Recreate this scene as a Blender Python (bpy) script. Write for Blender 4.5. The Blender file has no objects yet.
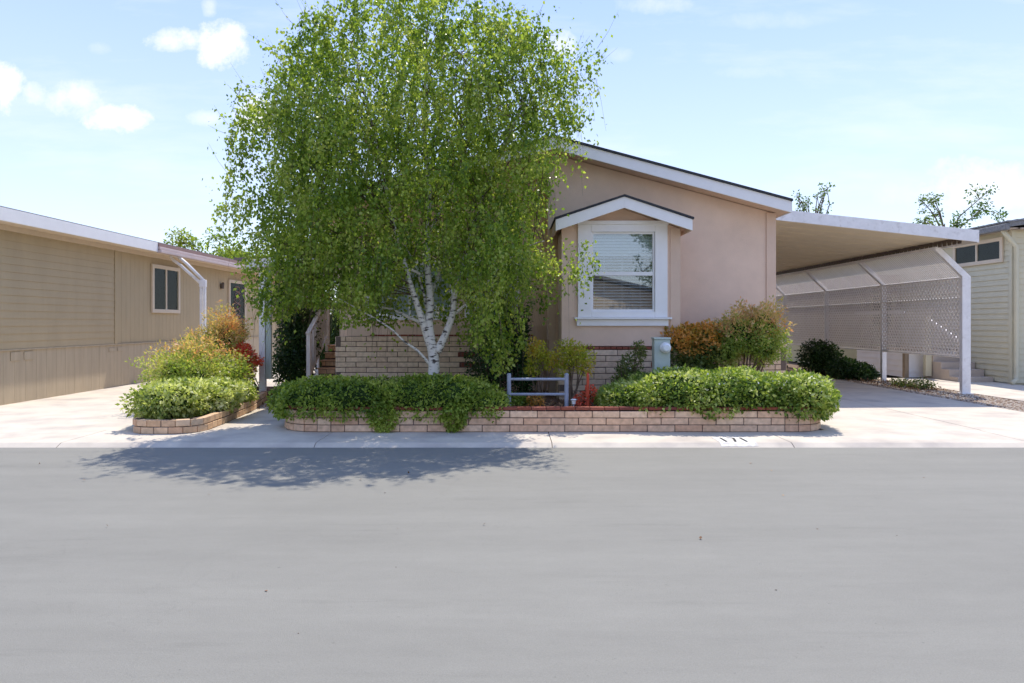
import bpy, math, random
import numpy as np
from mathutils import Vector, Matrix
random.seed(7); rng = np.random.default_rng(7)
S = bpy.context.scene; C = S.collection
F = 683.0
def W(px, py, D):                       # photograph measurement -> metres at distance D
    return ((px-510)*D/F, D, 1.6+(323-py)*D/F)

# ------------------------------------------------------------------ materials
def nm(name):
    m = bpy.data.materials.new(name); m.use_nodes = True
    nt = m.node_tree; nt.nodes.clear()
    return m, nt
def mat(name, col, rough=.8, var=.12, scale=6, bump=.0, bscale=60, spec=.3, stretch=(1,1,1), metal=0, col2=None, fac2=(.45,.6), scale2=2.0):
    m, nt = nm(name); N = nt.nodes; L = nt.links
    out = N.new('ShaderNodeOutputMaterial'); b = N.new('ShaderNodeBsdfPrincipled'); L.new(b.outputs[0], out.inputs[0])
    b.inputs['Roughness'].default_value = rough; b.inputs['Metallic'].default_value = metal
    b.inputs['Specular IOR Level'].default_value = spec
    tc = N.new('ShaderNodeTexCoord'); mp = N.new('ShaderNodeMapping'); mp.inputs['Scale'].default_value = stretch
    L.new(tc.outputs['Object'], mp.inputs[0])
    n = N.new('ShaderNodeTexNoise'); n.inputs['Scale'].default_value = scale; n.inputs['Detail'].default_value = 8; n.inputs['Roughness'].default_value = .65
    L.new(mp.outputs[0], n.inputs[0])
    r = N.new('ShaderNodeMapRange'); r.inputs[1].default_value = .3; r.inputs[2].default_value = .7
    r.inputs[3].default_value = 1-var; r.inputs[4].default_value = 1+var
    L.new(n.outputs[0], r.inputs[0])
    mul = N.new('ShaderNodeVectorMath'); mul.operation = 'SCALE'
    if col2:
        n2 = N.new('ShaderNodeTexNoise'); n2.inputs['Scale'].default_value = scale2; n2.inputs['Detail'].default_value = 6
        L.new(mp.outputs[0], n2.inputs[0])
        r2 = N.new('ShaderNodeMapRange'); r2.inputs[1].default_value = fac2[0]; r2.inputs[2].default_value = fac2[1]
        L.new(n2.outputs[0], r2.inputs[0])
        mx = N.new('ShaderNodeMix'); mx.data_type = 'RGBA'
        mx.inputs[6].default_value = (*col, 1); mx.inputs[7].default_value = (*col2, 1)
        L.new(r2.outputs[0], mx.inputs[0]); L.new(mx.outputs[2], mul.inputs[0])
    else:
        mul.inputs[0].default_value = col
    L.new(r.outputs[0], mul.inputs['Scale']); L.new(mul.outputs[0], b.inputs['Base Color'])
    if bump:
        nb = N.new('ShaderNodeTexNoise'); nb.inputs['Scale'].default_value = bscale; nb.inputs['Detail'].default_value = 6
        L.new(mp.outputs[0], nb.inputs[0])
        bp = N.new('ShaderNodeBump'); bp.inputs['Strength'].default_value = bump; bp.inputs['Distance'].default_value = .01
        L.new(nb.outputs[0], bp.inputs['Height']); L.new(bp.outputs[0], b.inputs['Normal'])
    return m
def island_mat(name, cols, rough=.8, bump=.4, bscale=50, noise=.15):     # each loose piece (brick, pebble) its own tone
    m, nt = nm(name); N = nt.nodes; L = nt.links
    out = N.new('ShaderNodeOutputMaterial'); b = N.new('ShaderNodeBsdfPrincipled'); L.new(b.outputs[0], out.inputs[0])
    b.inputs['Roughness'].default_value = rough; b.inputs['Specular IOR Level'].default_value = .2
    g = N.new('ShaderNodeNewGeometry'); cr = N.new('ShaderNodeValToRGB')
    L.new(g.outputs['Random Per Island'], cr.inputs[0])
    el = cr.color_ramp.elements
    while len(el) < len(cols): el.new(.5)
    for i, c in enumerate(cols): el[i].position = i/(len(cols)-1); el[i].color = (*c, 1)
    tc = N.new('ShaderNodeTexCoord'); n = N.new('ShaderNodeTexNoise'); n.inputs['Scale'].default_value = 14; n.inputs['Detail'].default_value = 8
    L.new(tc.outputs['Object'], n.inputs[0])
    r = N.new('ShaderNodeMapRange'); r.inputs[1].default_value = .3; r.inputs[2].default_value = .7
    r.inputs[3].default_value = 1-noise; r.inputs[4].default_value = 1+noise; L.new(n.outputs[0], r.inputs[0])
    mul = N.new('ShaderNodeVectorMath'); mul.operation = 'SCALE'
    L.new(cr.outputs[0], mul.inputs[0]); L.new(r.outputs[0], mul.inputs['Scale']); L.new(mul.outputs[0], b.inputs['Base Color'])
    nb = N.new('ShaderNodeTexNoise'); nb.inputs['Scale'].default_value = bscale; nb.inputs['Detail'].default_value = 5
    L.new(tc.outputs['Object'], nb.inputs[0]); bp = N.new('ShaderNodeBump'); bp.inputs['Strength'].default_value = bump; bp.inputs['Distance'].default_value = .012
    L.new(nb.outputs[0], bp.inputs['Height']); L.new(bp.outputs[0], b.inputs['Normal'])
    return m
def leaf_mat(name, cols, trans=.45, nscale=1.2, rough=.45, tint=(1.35,1.5,.7)):
    m, nt = nm(name); N = nt.nodes; L = nt.links
    out = N.new('ShaderNodeOutputMaterial'); b = N.new('ShaderNodeBsdfPrincipled')
    b.inputs['Roughness'].default_value = rough; b.inputs['Specular IOR Level'].default_value = .35
    g = N.new('ShaderNodeNewGeometry'); tc = N.new('ShaderNodeTexCoord')
    n = N.new('ShaderNodeTexNoise'); n.inputs['Scale'].default_value = nscale; n.inputs['Detail'].default_value = 3
    L.new(tc.outputs['Object'], n.inputs[0])
    nr = N.new('ShaderNodeMapRange'); nr.inputs[1].default_value = .32; nr.inputs[2].default_value = .68; L.new(n.outputs[0], nr.inputs[0])
    ad = N.new('ShaderNodeMath'); ad.operation = 'MULTIPLY_ADD'; ad.inputs[1].default_value = .5
    hf = N.new('ShaderNodeMath'); hf.operation = 'MULTIPLY'; hf.inputs[1].default_value = .5
    L.new(nr.outputs[0], hf.inputs[0]); L.new(g.outputs['Random Per Island'], ad.inputs[0]); L.new(hf.outputs[0], ad.inputs[2])
    cr = N.new('ShaderNodeValToRGB'); L.new(ad.outputs[0], cr.inputs[0]); el = cr.color_ramp.elements
    while len(el) < len(cols): el.new(.5)
    for i, c in enumerate(cols): el[i].position = .12+.76*i/(len(cols)-1); el[i].color = (*c, 1)
    L.new(cr.outputs[0], b.inputs['Base Color'])
    t = N.new('ShaderNodeBsdfTranslucent'); vm = N.new('ShaderNodeVectorMath'); vm.operation = 'MULTIPLY'; vm.inputs[1].default_value = tint
    L.new(cr.outputs[0], vm.inputs[0]); L.new(vm.outputs[0], t.inputs[0])
    ms = N.new('ShaderNodeMixShader'); ms.inputs[0].default_value = trans
    L.new(b.outputs[0], ms.inputs[1]); L.new(t.outputs[0], ms.inputs[2]); L.new(ms.outputs[0], out.inputs[0])
    return m
def glass_mat(name, fac=.35):
    m, nt = nm(name); N = nt.nodes; L = nt.links
    out = N.new('ShaderNodeOutputMaterial'); t = N.new('ShaderNodeBsdfTransparent'); gl = N.new('ShaderNodeBsdfGlossy')
    gl.inputs['Roughness'].default_value = .02; t.inputs[0].default_value = (.86,.9,.9,1)
    tc = N.new('ShaderNodeTexCoord'); n = N.new('ShaderNodeTexNoise'); n.inputs['Scale'].default_value = 1.5
    bp = N.new('ShaderNodeBump'); bp.inputs['Strength'].default_value = .06 if fac > .2 else .004; L.new(tc.outputs['Object'], n.inputs[0]); L.new(n.outputs[0], bp.inputs['Height']); L.new(bp.outputs[0], gl.inputs['Normal'])
    ms = N.new('ShaderNodeMixShader'); ms.inputs[0].default_value = fac
    L.new(t.outputs[0], ms.inputs[1]); L.new(gl.outputs[0], ms.inputs[2]); L.new(ms.outputs[0], out.inputs[0])
    return m
M = {}
M['stucco'] = mat('stucco', (.76,.565,.43), .9, .05, 3, .55, 70, col2=(.70,.51,.385), fac2=(.45,.75), scale2=.9)
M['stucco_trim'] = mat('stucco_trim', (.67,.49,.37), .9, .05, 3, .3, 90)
M['white'] = mat('white_paint', (.84,.82,.80), .5, .03, 4, .05, 40)
M['whitemetal'] = mat('white_metal', (.80,.78,.76), .4, .08, 5, .05, 30, col2=(.64,.61,.58), fac2=(.56,.75), scale2=9)
M['shingle'] = mat('dark_shingle', (.045,.048,.055), .9, .35, 25, .5, 60)
M['greyshingle'] = mat('grey_shingle', (.20,.20,.20), .9, .3, 20, .5, 60)
M['concrete'] = mat('concrete', (.58,.515,.42), .9, .10, 2.3, .35, 120, col2=(.44,.39,.335), fac2=(.48,.72), scale2=1.4)
M['asphalt'] = mat('asphalt', (.29,.278,.262), .85, .05, .9, .5, 220, stretch=(.25,1.6,1), col2=(.24,.231,.22), fac2=(.42,.66), scale2=.55)
M['dirt'] = mat('dirt', (.17,.12,.085), 1, .4, 9, .8, 40)
M['mulch'] = mat('mulch', (.14,.075,.045), 1, .5, 22, 1, 70)
M['mortar'] = mat('mortar', (.16,.12,.10), 1, .2, 20, .4, 80)
M['brick'] = island_mat('slump_block', [(.56,.36,.21),(.68,.46,.29),(.58,.34,.20),(.70,.50,.32),(.48,.30,.18)])
M['brickpink'] = island_mat('planter_block', [(.64,.41,.26),(.70,.47,.31),(.62,.37,.23),(.74,.52,.35),(.58,.37,.24)], noise=.2)
M['skirtblock'] = island_mat('skirt_block', [(.68,.50,.35),(.73,.55,.39),(.65,.47,.33),(.76,.58,.42)])
M['redbrick'] = island_mat('red_brick', [(.20,.055,.035),(.28,.085,.05),(.16,.05,.04),(.33,.11,.07)])
M['tan'] = mat('tan_siding', (.47,.37,.225), .8, .06, 2.5, .15, 60, stretch=(1,1,.3))
M['tanskirt'] = mat('tan_skirting', (.46,.375,.26), .8, .10, 3, .15, 60, stretch=(1,3,.25))
M['cream'] = mat('cream_trim', (.66,.55,.41), .6, .05, 4)
M['brown'] = mat('brown_metal', (.30,.19,.16), .6, .08, 4)
M['paleroof'] = mat('pinkish_metal', (.55,.44,.41), .5, .08, 4)
M['cgreen'] = mat('cream_green_siding', (.60,.55,.39), .7, .06, 3, .1, 60)
M['cgreen2'] = mat('pale_green_skirting', (.58,.56,.36), .8, .08, 3, .1, 60)
M['taupe'] = mat('taupe_wall', (.50,.42,.35), .8, .06, 3)
M['underside'] = mat('awning_underside', (.82,.70,.49), .55, .05, 2)
M['brass'] = mat('dark_bronze', (.10,.075,.055), .5, .1, 10)
M['bark'] = mat('brown_bark', (.16,.11,.075), 1, .3, 12, .8, 40)
M['wood'] = mat('weathered_wood', (.25,.19,.13), .9, .25, 8, .4, 40, stretch=(3,3,.4))
M['greypipe'] = mat('grey_blue_pipe', (.33,.36,.43), .5, .12, 12)
M['red'] = mat('red_paint', (.50,.07,.03), .5, .1, 10)
M['redfab'] = mat('red_fabric', (.62,.11,.06), .8, .2, 10)
M['pedestal'] = mat('pale_green_metal', (.46,.52,.47), .5, .08, 6)
M['dark'] = mat('dark_interior', (.012,.013,.011), 1, .2, 4, spec=0)
M['room'] = mat('room_interior', (.16,.13,.09), .9, .3, 4)
M['blind'] = mat('white_blind', (.78,.80,.82), .5, .02, 4)
M['screen'] = leaf_mat('mesh_slats', [(.84,.80,.76),(.90,.86,.82)], .38, 3, .6, (1,1,1))
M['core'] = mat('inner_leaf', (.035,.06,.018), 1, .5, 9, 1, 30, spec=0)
M['black'] = mat('black_paint', (.03,.03,.03), .7, .1, 30)
M['curbwhite'] = mat('worn_white_paint', (.70,.70,.67), .8, .1, 30, col2=(.56,.52,.46), fac2=(.44,.58), scale2=16)
M['rust'] = mat('rust_stain', (.45,.25,.12), .9, .3, 30)
M['glass'] = glass_mat('window_glass', .19); M['darkglass'] = glass_mat('side_glass', .025); M['meterglass'] = glass_mat('meter_glass', .3)
M['pebble'] = island_mat('pebbles', [(.30,.20,.13),(.55,.45,.33),(.40,.33,.26),(.62,.55,.45),(.35,.22,.15)])
M['litter'] = island_mat('dry_leaves', [(.20,.10,.05),(.32,.18,.09),(.14,.08,.05),(.42,.28,.15)])
# leaves
M['birch'] = leaf_mat('birch_leaf', [(.09,.165,.025),(.19,.29,.04),(.33,.43,.065),(.54,.58,.17)], .55, 1.8, .32, (1.3,1.3,.8))
M['ivy'] = leaf_mat('jasmine_leaf', [(.09,.15,.022),(.18,.26,.035),(.31,.38,.055),(.50,.54,.13)], .35, 2)
M['variegated'] = leaf_mat('variegated_leaf', [(.08,.14,.025),(.19,.27,.04),(.42,.47,.11),(.75,.74,.36)], .35, 2.5)
M['pale'] = leaf_mat('pale_edged_leaf', [(.11,.17,.04),(.32,.37,.08),(.62,.62,.24),(.86,.84,.52)], .35, 3)
M['nandina'] = leaf_mat('nandina_leaf', [(.13,.20,.04),(.25,.33,.06),(.42,.46,.11),(.58,.50,.20)], .45, 1.7)
M['nandinapink'] = leaf_mat('pink_nandina_leaf', [(.28,.30,.07),(.50,.40,.14),(.72,.44,.24),(.68,.28,.14)], .45, 2)
M['photinia'] = leaf_mat('photinia_leaf', [(.22,.20,.03),(.55,.30,.06),(.75,.33,.08),(.85,.52,.18)], .35, 3)
M['redleaf'] = leaf_mat('red_leaf', [(.20,.12,.03),(.66,.09,.05),(.80,.14,.08),(.75,.35,.2)], .35, 3)
M['yellow'] = leaf_mat('yellow_green_leaf', [(.22,.27,.03),(.38,.40,.04),(.55,.50,.08),(.62,.36,.08)], .5, 2.5)
M['darkgreen'] = leaf_mat('dark_leaf', [(.014,.038,.012),(.025,.06,.016),(.04,.09,.02),(.07,.12,.03)], .25, 2)
M['olive'] = leaf_mat('olive_leaf', [(.05,.08,.02),(.09,.13,.03),(.15,.18,.04),(.2,.2,.06)], .35, 2)
M['fartree'] = leaf_mat('far_tree_leaf', [(.05,.10,.02),(.08,.15,.03),(.14,.20,.04),(.18,.22,.05)], .45, .5)
M['fartree2'] = leaf_mat('pale_far_leaf', [(.13,.20,.03),(.20,.27,.04),(.28,.32,.06),(.3,.33,.08)], .5, .5)
M['petal'] = leaf_mat('white_petal', [(.8,.8,.76),(.8,.8,.76)], .3, 2, tint=(1,1,1))
def birch_bark():
    m, nt = nm('birch_bark'); N = nt.nodes; L = nt.links
    out = N.new('ShaderNodeOutputMaterial'); b = N.new('ShaderNodeBsdfPrincipled'); L.new(b.outputs[0], out.inputs[0]); b.inputs['Roughness'].default_value = .8
    tc = N.new('ShaderNodeTexCoord'); mp = N.new('ShaderNodeMapping'); mp.inputs['Scale'].default_value = (6,6,16)
    n = N.new('ShaderNodeTexNoise'); n.inputs['Scale'].default_value = 1.6; n.inputs['Detail'].default_value = 6; L.new(tc.outputs['Object'], mp.inputs[0]); L.new(mp.outputs[0], n.inputs[0])
    cr = N.new('ShaderNodeValToRGB'); el = cr.color_ramp.elements; el[0].position = .36; el[0].color = (.05,.04,.035,1); el[1].position = .47; el[1].color = (.70,.66,.60,1)
    L.new(n.outputs[0], cr.inputs[0]); L.new(cr.outputs[0], b.inputs['Base Color'])
    bp = N.new('ShaderNodeBump'); bp.inputs['Strength'].default_value = .5; bp.inputs['Distance'].default_value = .01; L.new(n.outputs[0], bp.inputs['Height']); L.new(bp.outputs[0], b.inputs['Normal'])
    return m
M['twig'] = mat('brown_twig', (.13,.09,.06), .9, .3, 12)
M['birchbark'] = birch_bark()

# ------------------------------------------------------------------ mesh building
class MB:
    def __init__(s): s.v = []; s.f = []
    def add(s, vs, fs):
        o = len(s.v); s.v += [tuple(v) for v in vs]; s.f += [tuple(i+o for i in f) for f in fs]; return s
    def hexa(s, p):     # 8 pts: bottom ring 4, top ring 4
        return s.add(p, [(0,3,2,1),(4,5,6,7),(0,1,5,4),(1,2,6,5),(2,3,7,6),(3,0,4,7)])
    def box(s, x0,x1,y0,y1,z0,z1):
        return s.hexa([(x0,y0,z0),(x1,y0,z0),(x1,y1,z0),(x0,y1,z0),(x0,y0,z1),(x1,y0,z1),(x1,y1,z1),(x0,y1,z1)])
    def prism(s, poly, d):   # planar polygon extruded by vector d
        n = len(poly); q = [tuple(p[i]+d[i] for i in range(3)) for p in poly]
        return s.add(list(poly)+q, [tuple(range(n))[::-1], tuple(range(n,2*n))]+[(i,(i+1)%n,n+(i+1)%n,n+i) for i in range(n)])
    def bar(s, a, b, w, h=None, up=(0,0,1)):   # rectangular bar a->b
        h = h or w; a = Vector(a); b = Vector(b); d = (b-a).normalized(); u = Vector(up)
        if abs(d.dot(u)) > .98: u = Vector((0,1,0))
        x = d.cross(u).normalized()*w/2; y = x.cross(d).normalized()*h/2
        return s.hexa([a-x-y,a+x-y,a+x+y,a-x+y,b-x-y,b+x-y,b+x+y,b-x+y])
    def tube(s, pts, rs, n=8):
        pts = [Vector(p) for p in pts]
        if not hasattr(rs,'__len__'): rs = [rs]*len(pts)
        o = len(s.v)
        for i, p in enumerate(pts):
            d = (pts[min(i+1,len(pts)-1)]-pts[max(i-1,0)]).normalized()
            u = Vector((0,1,0)) if abs(d.y) < .9 else Vector((1,0,0))
            x = d.cross(u).normalized(); y = d.cross(x)
            for k in range(n):
                a = 2*math.pi*k/n; s.v.append(tuple(p+(x*math.cos(a)+y*math.sin(a))*rs[i]))
        for i in range(len(pts)-1):
            for k in range(n):
                s.f.append((o+i*n+k, o+i*n+(k+1)%n, o+(i+1)*n+(k+1)%n, o+(i+1)*n+k))
        s.f.append(tuple(o+k for k in range(n))[::-1]); s.f.append(tuple(o+(len(pts)-1)*n+k for k in range(n)))
        return s
    def build(s, name, m, parent=None, bevel=0, smooth=False):
        me = bpy.data.meshes.new(name); me.from_pydata(s.v, [], s.f); me.update()
        if smooth:
            me.polygons.foreach_set('use_smooth', [True]*len(me.polygons))
        return link(name, me, m, parent, bevel)
def link(name, me, m, parent=None, bevel=0):
    o = bpy.data.objects.new(name, me); C.objects.link(o)
    if m: me.materials.append(M[m] if isinstance(m, str) else m)
    if parent:
        o.parent = parent
        r = parent
        while r.parent: r = r.parent
        if parent is r: o.matrix_parent_inverse = Matrix.Translation(-Vector(r.location))
    if bevel:
        b = o.modifiers.new('bevel','BEVEL'); b.width = bevel; b.segments = 2; b.limit_method = 'ANGLE'
    return o
# NB: sub-parts hang below mesh parts that sit at the thing's origin offset, so their local frame is the world frame
def thing(name, label, cat, loc=(0,0,0), group=None):
    o = bpy.data.objects.new(name, None); C.objects.link(o); o.location = loc; o.empty_display_size = .2
    o['label'] = label; o['category'] = cat
    if group: o['group'] = group
    return o
def tag(o, label, cat, group=None):
    o['label'] = label; o['category'] = cat
    if group: o['group'] = group
    return o
def struct(o, kind='structure', label=None):
    o['kind'] = kind
    if label: o['label'] = label
    return o

def np_mesh(name, V, nq):     # V (nq*4,3)
    me = bpy.data.meshes.new(name); me.vertices.add(len(V)); me.vertices.foreach_set('co', V.astype(np.float32).ravel())
    me.loops.add(nq*4); me.loops.foreach_set('vertex_index', np.arange(nq*4, dtype=np.int32))
    me.polygons.add(nq); me.polygons.foreach_set('loop_start', np.arange(0,nq*4,4,dtype=np.int32))
    try: me.polygons.foreach_set('loop_total', np.full(nq,4,dtype=np.int32))
    except Exception: pass
    me.update(calc_edges=True); return me
def leaves(name, P, size, m, parent=None, droop=.4, outward=None, aspect=.6, up=.35):
    n = len(P)
    d = rng.normal(size=(n,3)); d[:,2] -= droop*1.6
    if outward is not None: d += outward*.9
    d /= np.linalg.norm(d,axis=1)[:,None]+1e-9
    nr = rng.normal(size=(n,3)); nr[:,2] += up*2
    if outward is not None: nr += outward*.8
    s = np.cross(d, nr); s /= np.linalg.norm(s,axis=1)[:,None]+1e-9
    L_ = size*rng.uniform(.6,1.35,n)[:,None]
    w = np.cross(s,d)
    V = np.empty((n,4,3))
    V[:,0] = P; V[:,1] = P+d*L_*.42+s*L_*aspect*.5+w*L_*.08; V[:,2] = P+d*L_; V[:,3] = P+d*L_*.42-s*L_*aspect*.5+w*L_*.08
    return link(name, np_mesh(name, V.reshape(-1,3), n), m, parent)
def lump(P, seed, f):         # cheap smooth 3-D noise
    r = np.random.default_rng(seed); out = np.zeros(len(P))
    for k in range(7):
        w = r.normal(size=3)*f*(1+.35*k); out += np.sin(P@w+r.uniform(0,6.28))/(1+.25*k)
    return out/3.2
def clump_points(clumps, n, seed, p=2.0, rough=.18, depth=.28, freq=5):
    r = np.random.default_rng(seed); vol = np.array([c[3]*c[4]+c[3]*c[5]+c[4]*c[5] for c in clumps]); k = r.choice(len(clumps), n, p=vol/vol.sum())
    c = np.array(clumps)[k]; d = r.normal(size=(n,3)); d /= np.linalg.norm(d,axis=1)[:,None]
    e = (np.abs(d)**p).sum(1)**(-1/p); d2 = d*e[:,None]
    rad = 1-np.abs(r.normal(size=n))*depth
    q = c[:,:3]+d2*c[:,3:6]
    rad = rad*(1+rough*lump(q, seed, freq))
    P = c[:,:3]+d2*c[:,3:6]*np.clip(rad,.05,1.5)[:,None]
    nrm = d2/c[:,3:6]; nrm /= np.linalg.norm(nrm,axis=1)[:,None]
    return P, nrm
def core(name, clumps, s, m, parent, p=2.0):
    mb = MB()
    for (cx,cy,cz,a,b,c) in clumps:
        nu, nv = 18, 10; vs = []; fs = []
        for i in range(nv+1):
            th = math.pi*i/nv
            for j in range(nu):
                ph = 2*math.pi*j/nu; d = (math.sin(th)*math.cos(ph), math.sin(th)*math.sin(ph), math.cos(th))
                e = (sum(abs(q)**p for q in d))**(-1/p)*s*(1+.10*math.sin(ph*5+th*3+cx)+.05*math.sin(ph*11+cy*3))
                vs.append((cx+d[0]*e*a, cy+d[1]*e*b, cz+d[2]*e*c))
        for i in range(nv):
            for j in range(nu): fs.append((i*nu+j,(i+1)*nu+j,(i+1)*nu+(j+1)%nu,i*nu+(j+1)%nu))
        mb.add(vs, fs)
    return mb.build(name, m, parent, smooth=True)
def shrub(name, label, cat, base, clumps, n, size, m, stems=5, group=None, p=2.0, rough=.18, depth=.28, freq=5, coremat=None, cs=.62, droop=.2, aspect=.55, flowers=0, stemr=.012, zmin=None, top=None):
    t = thing(name, label, cat, base, group)
    P, nr = clump_points(clumps, n, hash(label)%9999 if False else sum(map(ord,label)), p, rough, depth, freq)
    k = P[:,2] > (zmin if zmin is not None else base[2]+.01); P = P[k]; nr = nr[k]
    if top:
        zz_ = P[:,2]; hi = (zz_-np.percentile(zz_,5))/(np.percentile(zz_,98)-np.percentile(zz_,5))+.25*lump(P,9,6)+rng.normal(size=len(P))*.12 > top[1]
        leaves('new_growth', P[hi]+nr[hi]*.02, size*1.05, top[0], t, -.3, nr[hi], aspect)
        P = P[~hi]; nr = nr[~hi]
    leaves('foliage', P, size, m, t, droop, nr, aspect)
    mb = MB(); r = random.Random(n)
    for i in range(stems):
        c = r.choice(clumps); a = (base[0]+r.uniform(-.12,.12)*c[3]*3, base[1]+r.uniform(-.1,.1), base[2]-.02)
        e = (c[0]+r.uniform(-.6,.6)*c[3], c[1]+r.uniform(-.5,.5)*c[4], c[2]+r.uniform(0,.6)*c[5])
        mid = tuple((a[j]*.45+e[j]*.55)+r.uniform(-.04,.04) for j in range(3))
        mb.tube([a,mid,e],[stemr,stemr*.8,stemr*.35],5)
    if stems: mb.build('stem','bark',t)
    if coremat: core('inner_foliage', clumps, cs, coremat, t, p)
    if flowers:
        q = P[np.argsort(-(nr[:,2]-nr[:,1]*.7+rng.normal(size=len(P))*.4))[:flowers]]+np.array([0,-.02,.02])
        leaves('blossom', q, .036, 'petal', t, -.3, None, .9)
    return t

def resample(path, step=.03):
    out = [Vector(path[0])]
    for a, b in zip(path, path[1:]):
        a = Vector(a); b = Vector(b); n = max(1,int((b-a).length/step))
        for i in range(1,n+1): out.append(a.lerp(b,i/n))
    return out
def at_s(pts, cum, s):
    s = max(0,min(cum[-1]-1e-6,s)); i = np.searchsorted(cum, s, side='right')-1
    t = (s-cum[i])/max(cum[i+1]-cum[i],1e-9); return pts[i].lerp(pts[i+1],t)
def brickwall(path, z0, courses, length=.40, h=.1016, depth=.1, gap=.012, skip=None, start=0, short=None):
    """bricks along a path; the outside is on the right-hand side of travel"""
    pts = resample([Vector((x,y,0)) for x,y in path]); cum = np.concatenate([[0],np.cumsum([(b-a).length for a,b in zip(pts,pts[1:])])])
    mb = MB(); mo = MB()
    for c in range(courses):
        za = z0+c*h+gap/2; zb = z0+(c+1)*h-gap/2; k = -((c+start)%2)
        while k*length/2 < cum[-1]-.02:
            s = k*length/2; n_ = 2
            if short and any(a <= s+length/2 <= b for a,b in short): n_ = 1
            elif (k+c+start)%2: n_ = 1
            L_ = length/2*n_
            a = max(0,s)+gap/2; b = min(cum[-1], s+L_)-gap/2; mid = (a+b)/2
            if b-a > .03 and not (skip and skip(c, at_s(pts,cum,mid))):
                p = at_s(pts,cum,a); q = at_s(pts,cum,b); d = (q-p).normalized(); nrm = Vector((d.y,-d.x,0))
                j = random.uniform(-.004,.006); o = nrm*j; i_ = -nrm*depth
                jz = random.uniform(-.002,.002)
                ps = [p+o,q+o,q+i_,p+i_]
                mb.hexa([(*v.xy,za+jz) for v in ps]+[(*v.xy,zb+jz) for v in ps])
            k += n_
    inner = 8
    sub = pts[::inner]+([pts[-1]] if (len(pts)-1)%inner else [])
    for p, q in zip(sub, sub[1:]):
        d = (q-p).normalized(); nrm = Vector((d.y,-d.x,0)); o = -nrm*.010; i_ = -nrm*(depth+.006)
        ps = [p+o,q+o,q+i_,p+i_]
        mo.hexa([(*v.xy,z0-.02) for v in ps]+[(*v.xy,z0+courses*h-.006) for v in ps])
    return mb, mo
def lapwall(axis, fixed, sgn, a0, a1, z0, ztop, pitch=.145, lip=.022, th=.03):
    """overlapping boards on a wall facing sgn along x ('x') or y ('y'); ztop may be a function of position"""
    mb = MB(); z = z0
    top = ztop if callable(ztop) else (lambda a: ztop)
    zmax = max(top(a0),top(a1))
    while z < zmax-.005:
        z2 = z+pitch
        zz0 = min(z2,top(a0)); zz1 = min(z2,top(a1))
        if zz0 > z or zz1 > z:
            if axis == 'x': P = lambda a,o,zz: (fixed+sgn*o, a, zz)
            else: P = lambda a,o,zz: (a, fixed+sgn*o, zz)
            zz0 = max(zz0,z+.003); zz1 = max(zz1,z+.003)
            mb.hexa([P(a0,lip,z),P(a1,lip,z),P(a1,-th,z),P(a0,-th,z),P(a0,.004,zz0),P(a1,.004,zz1),P(a1,-th,zz1),P(a0,-th,zz0)])
        z = z2
    return mb

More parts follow.
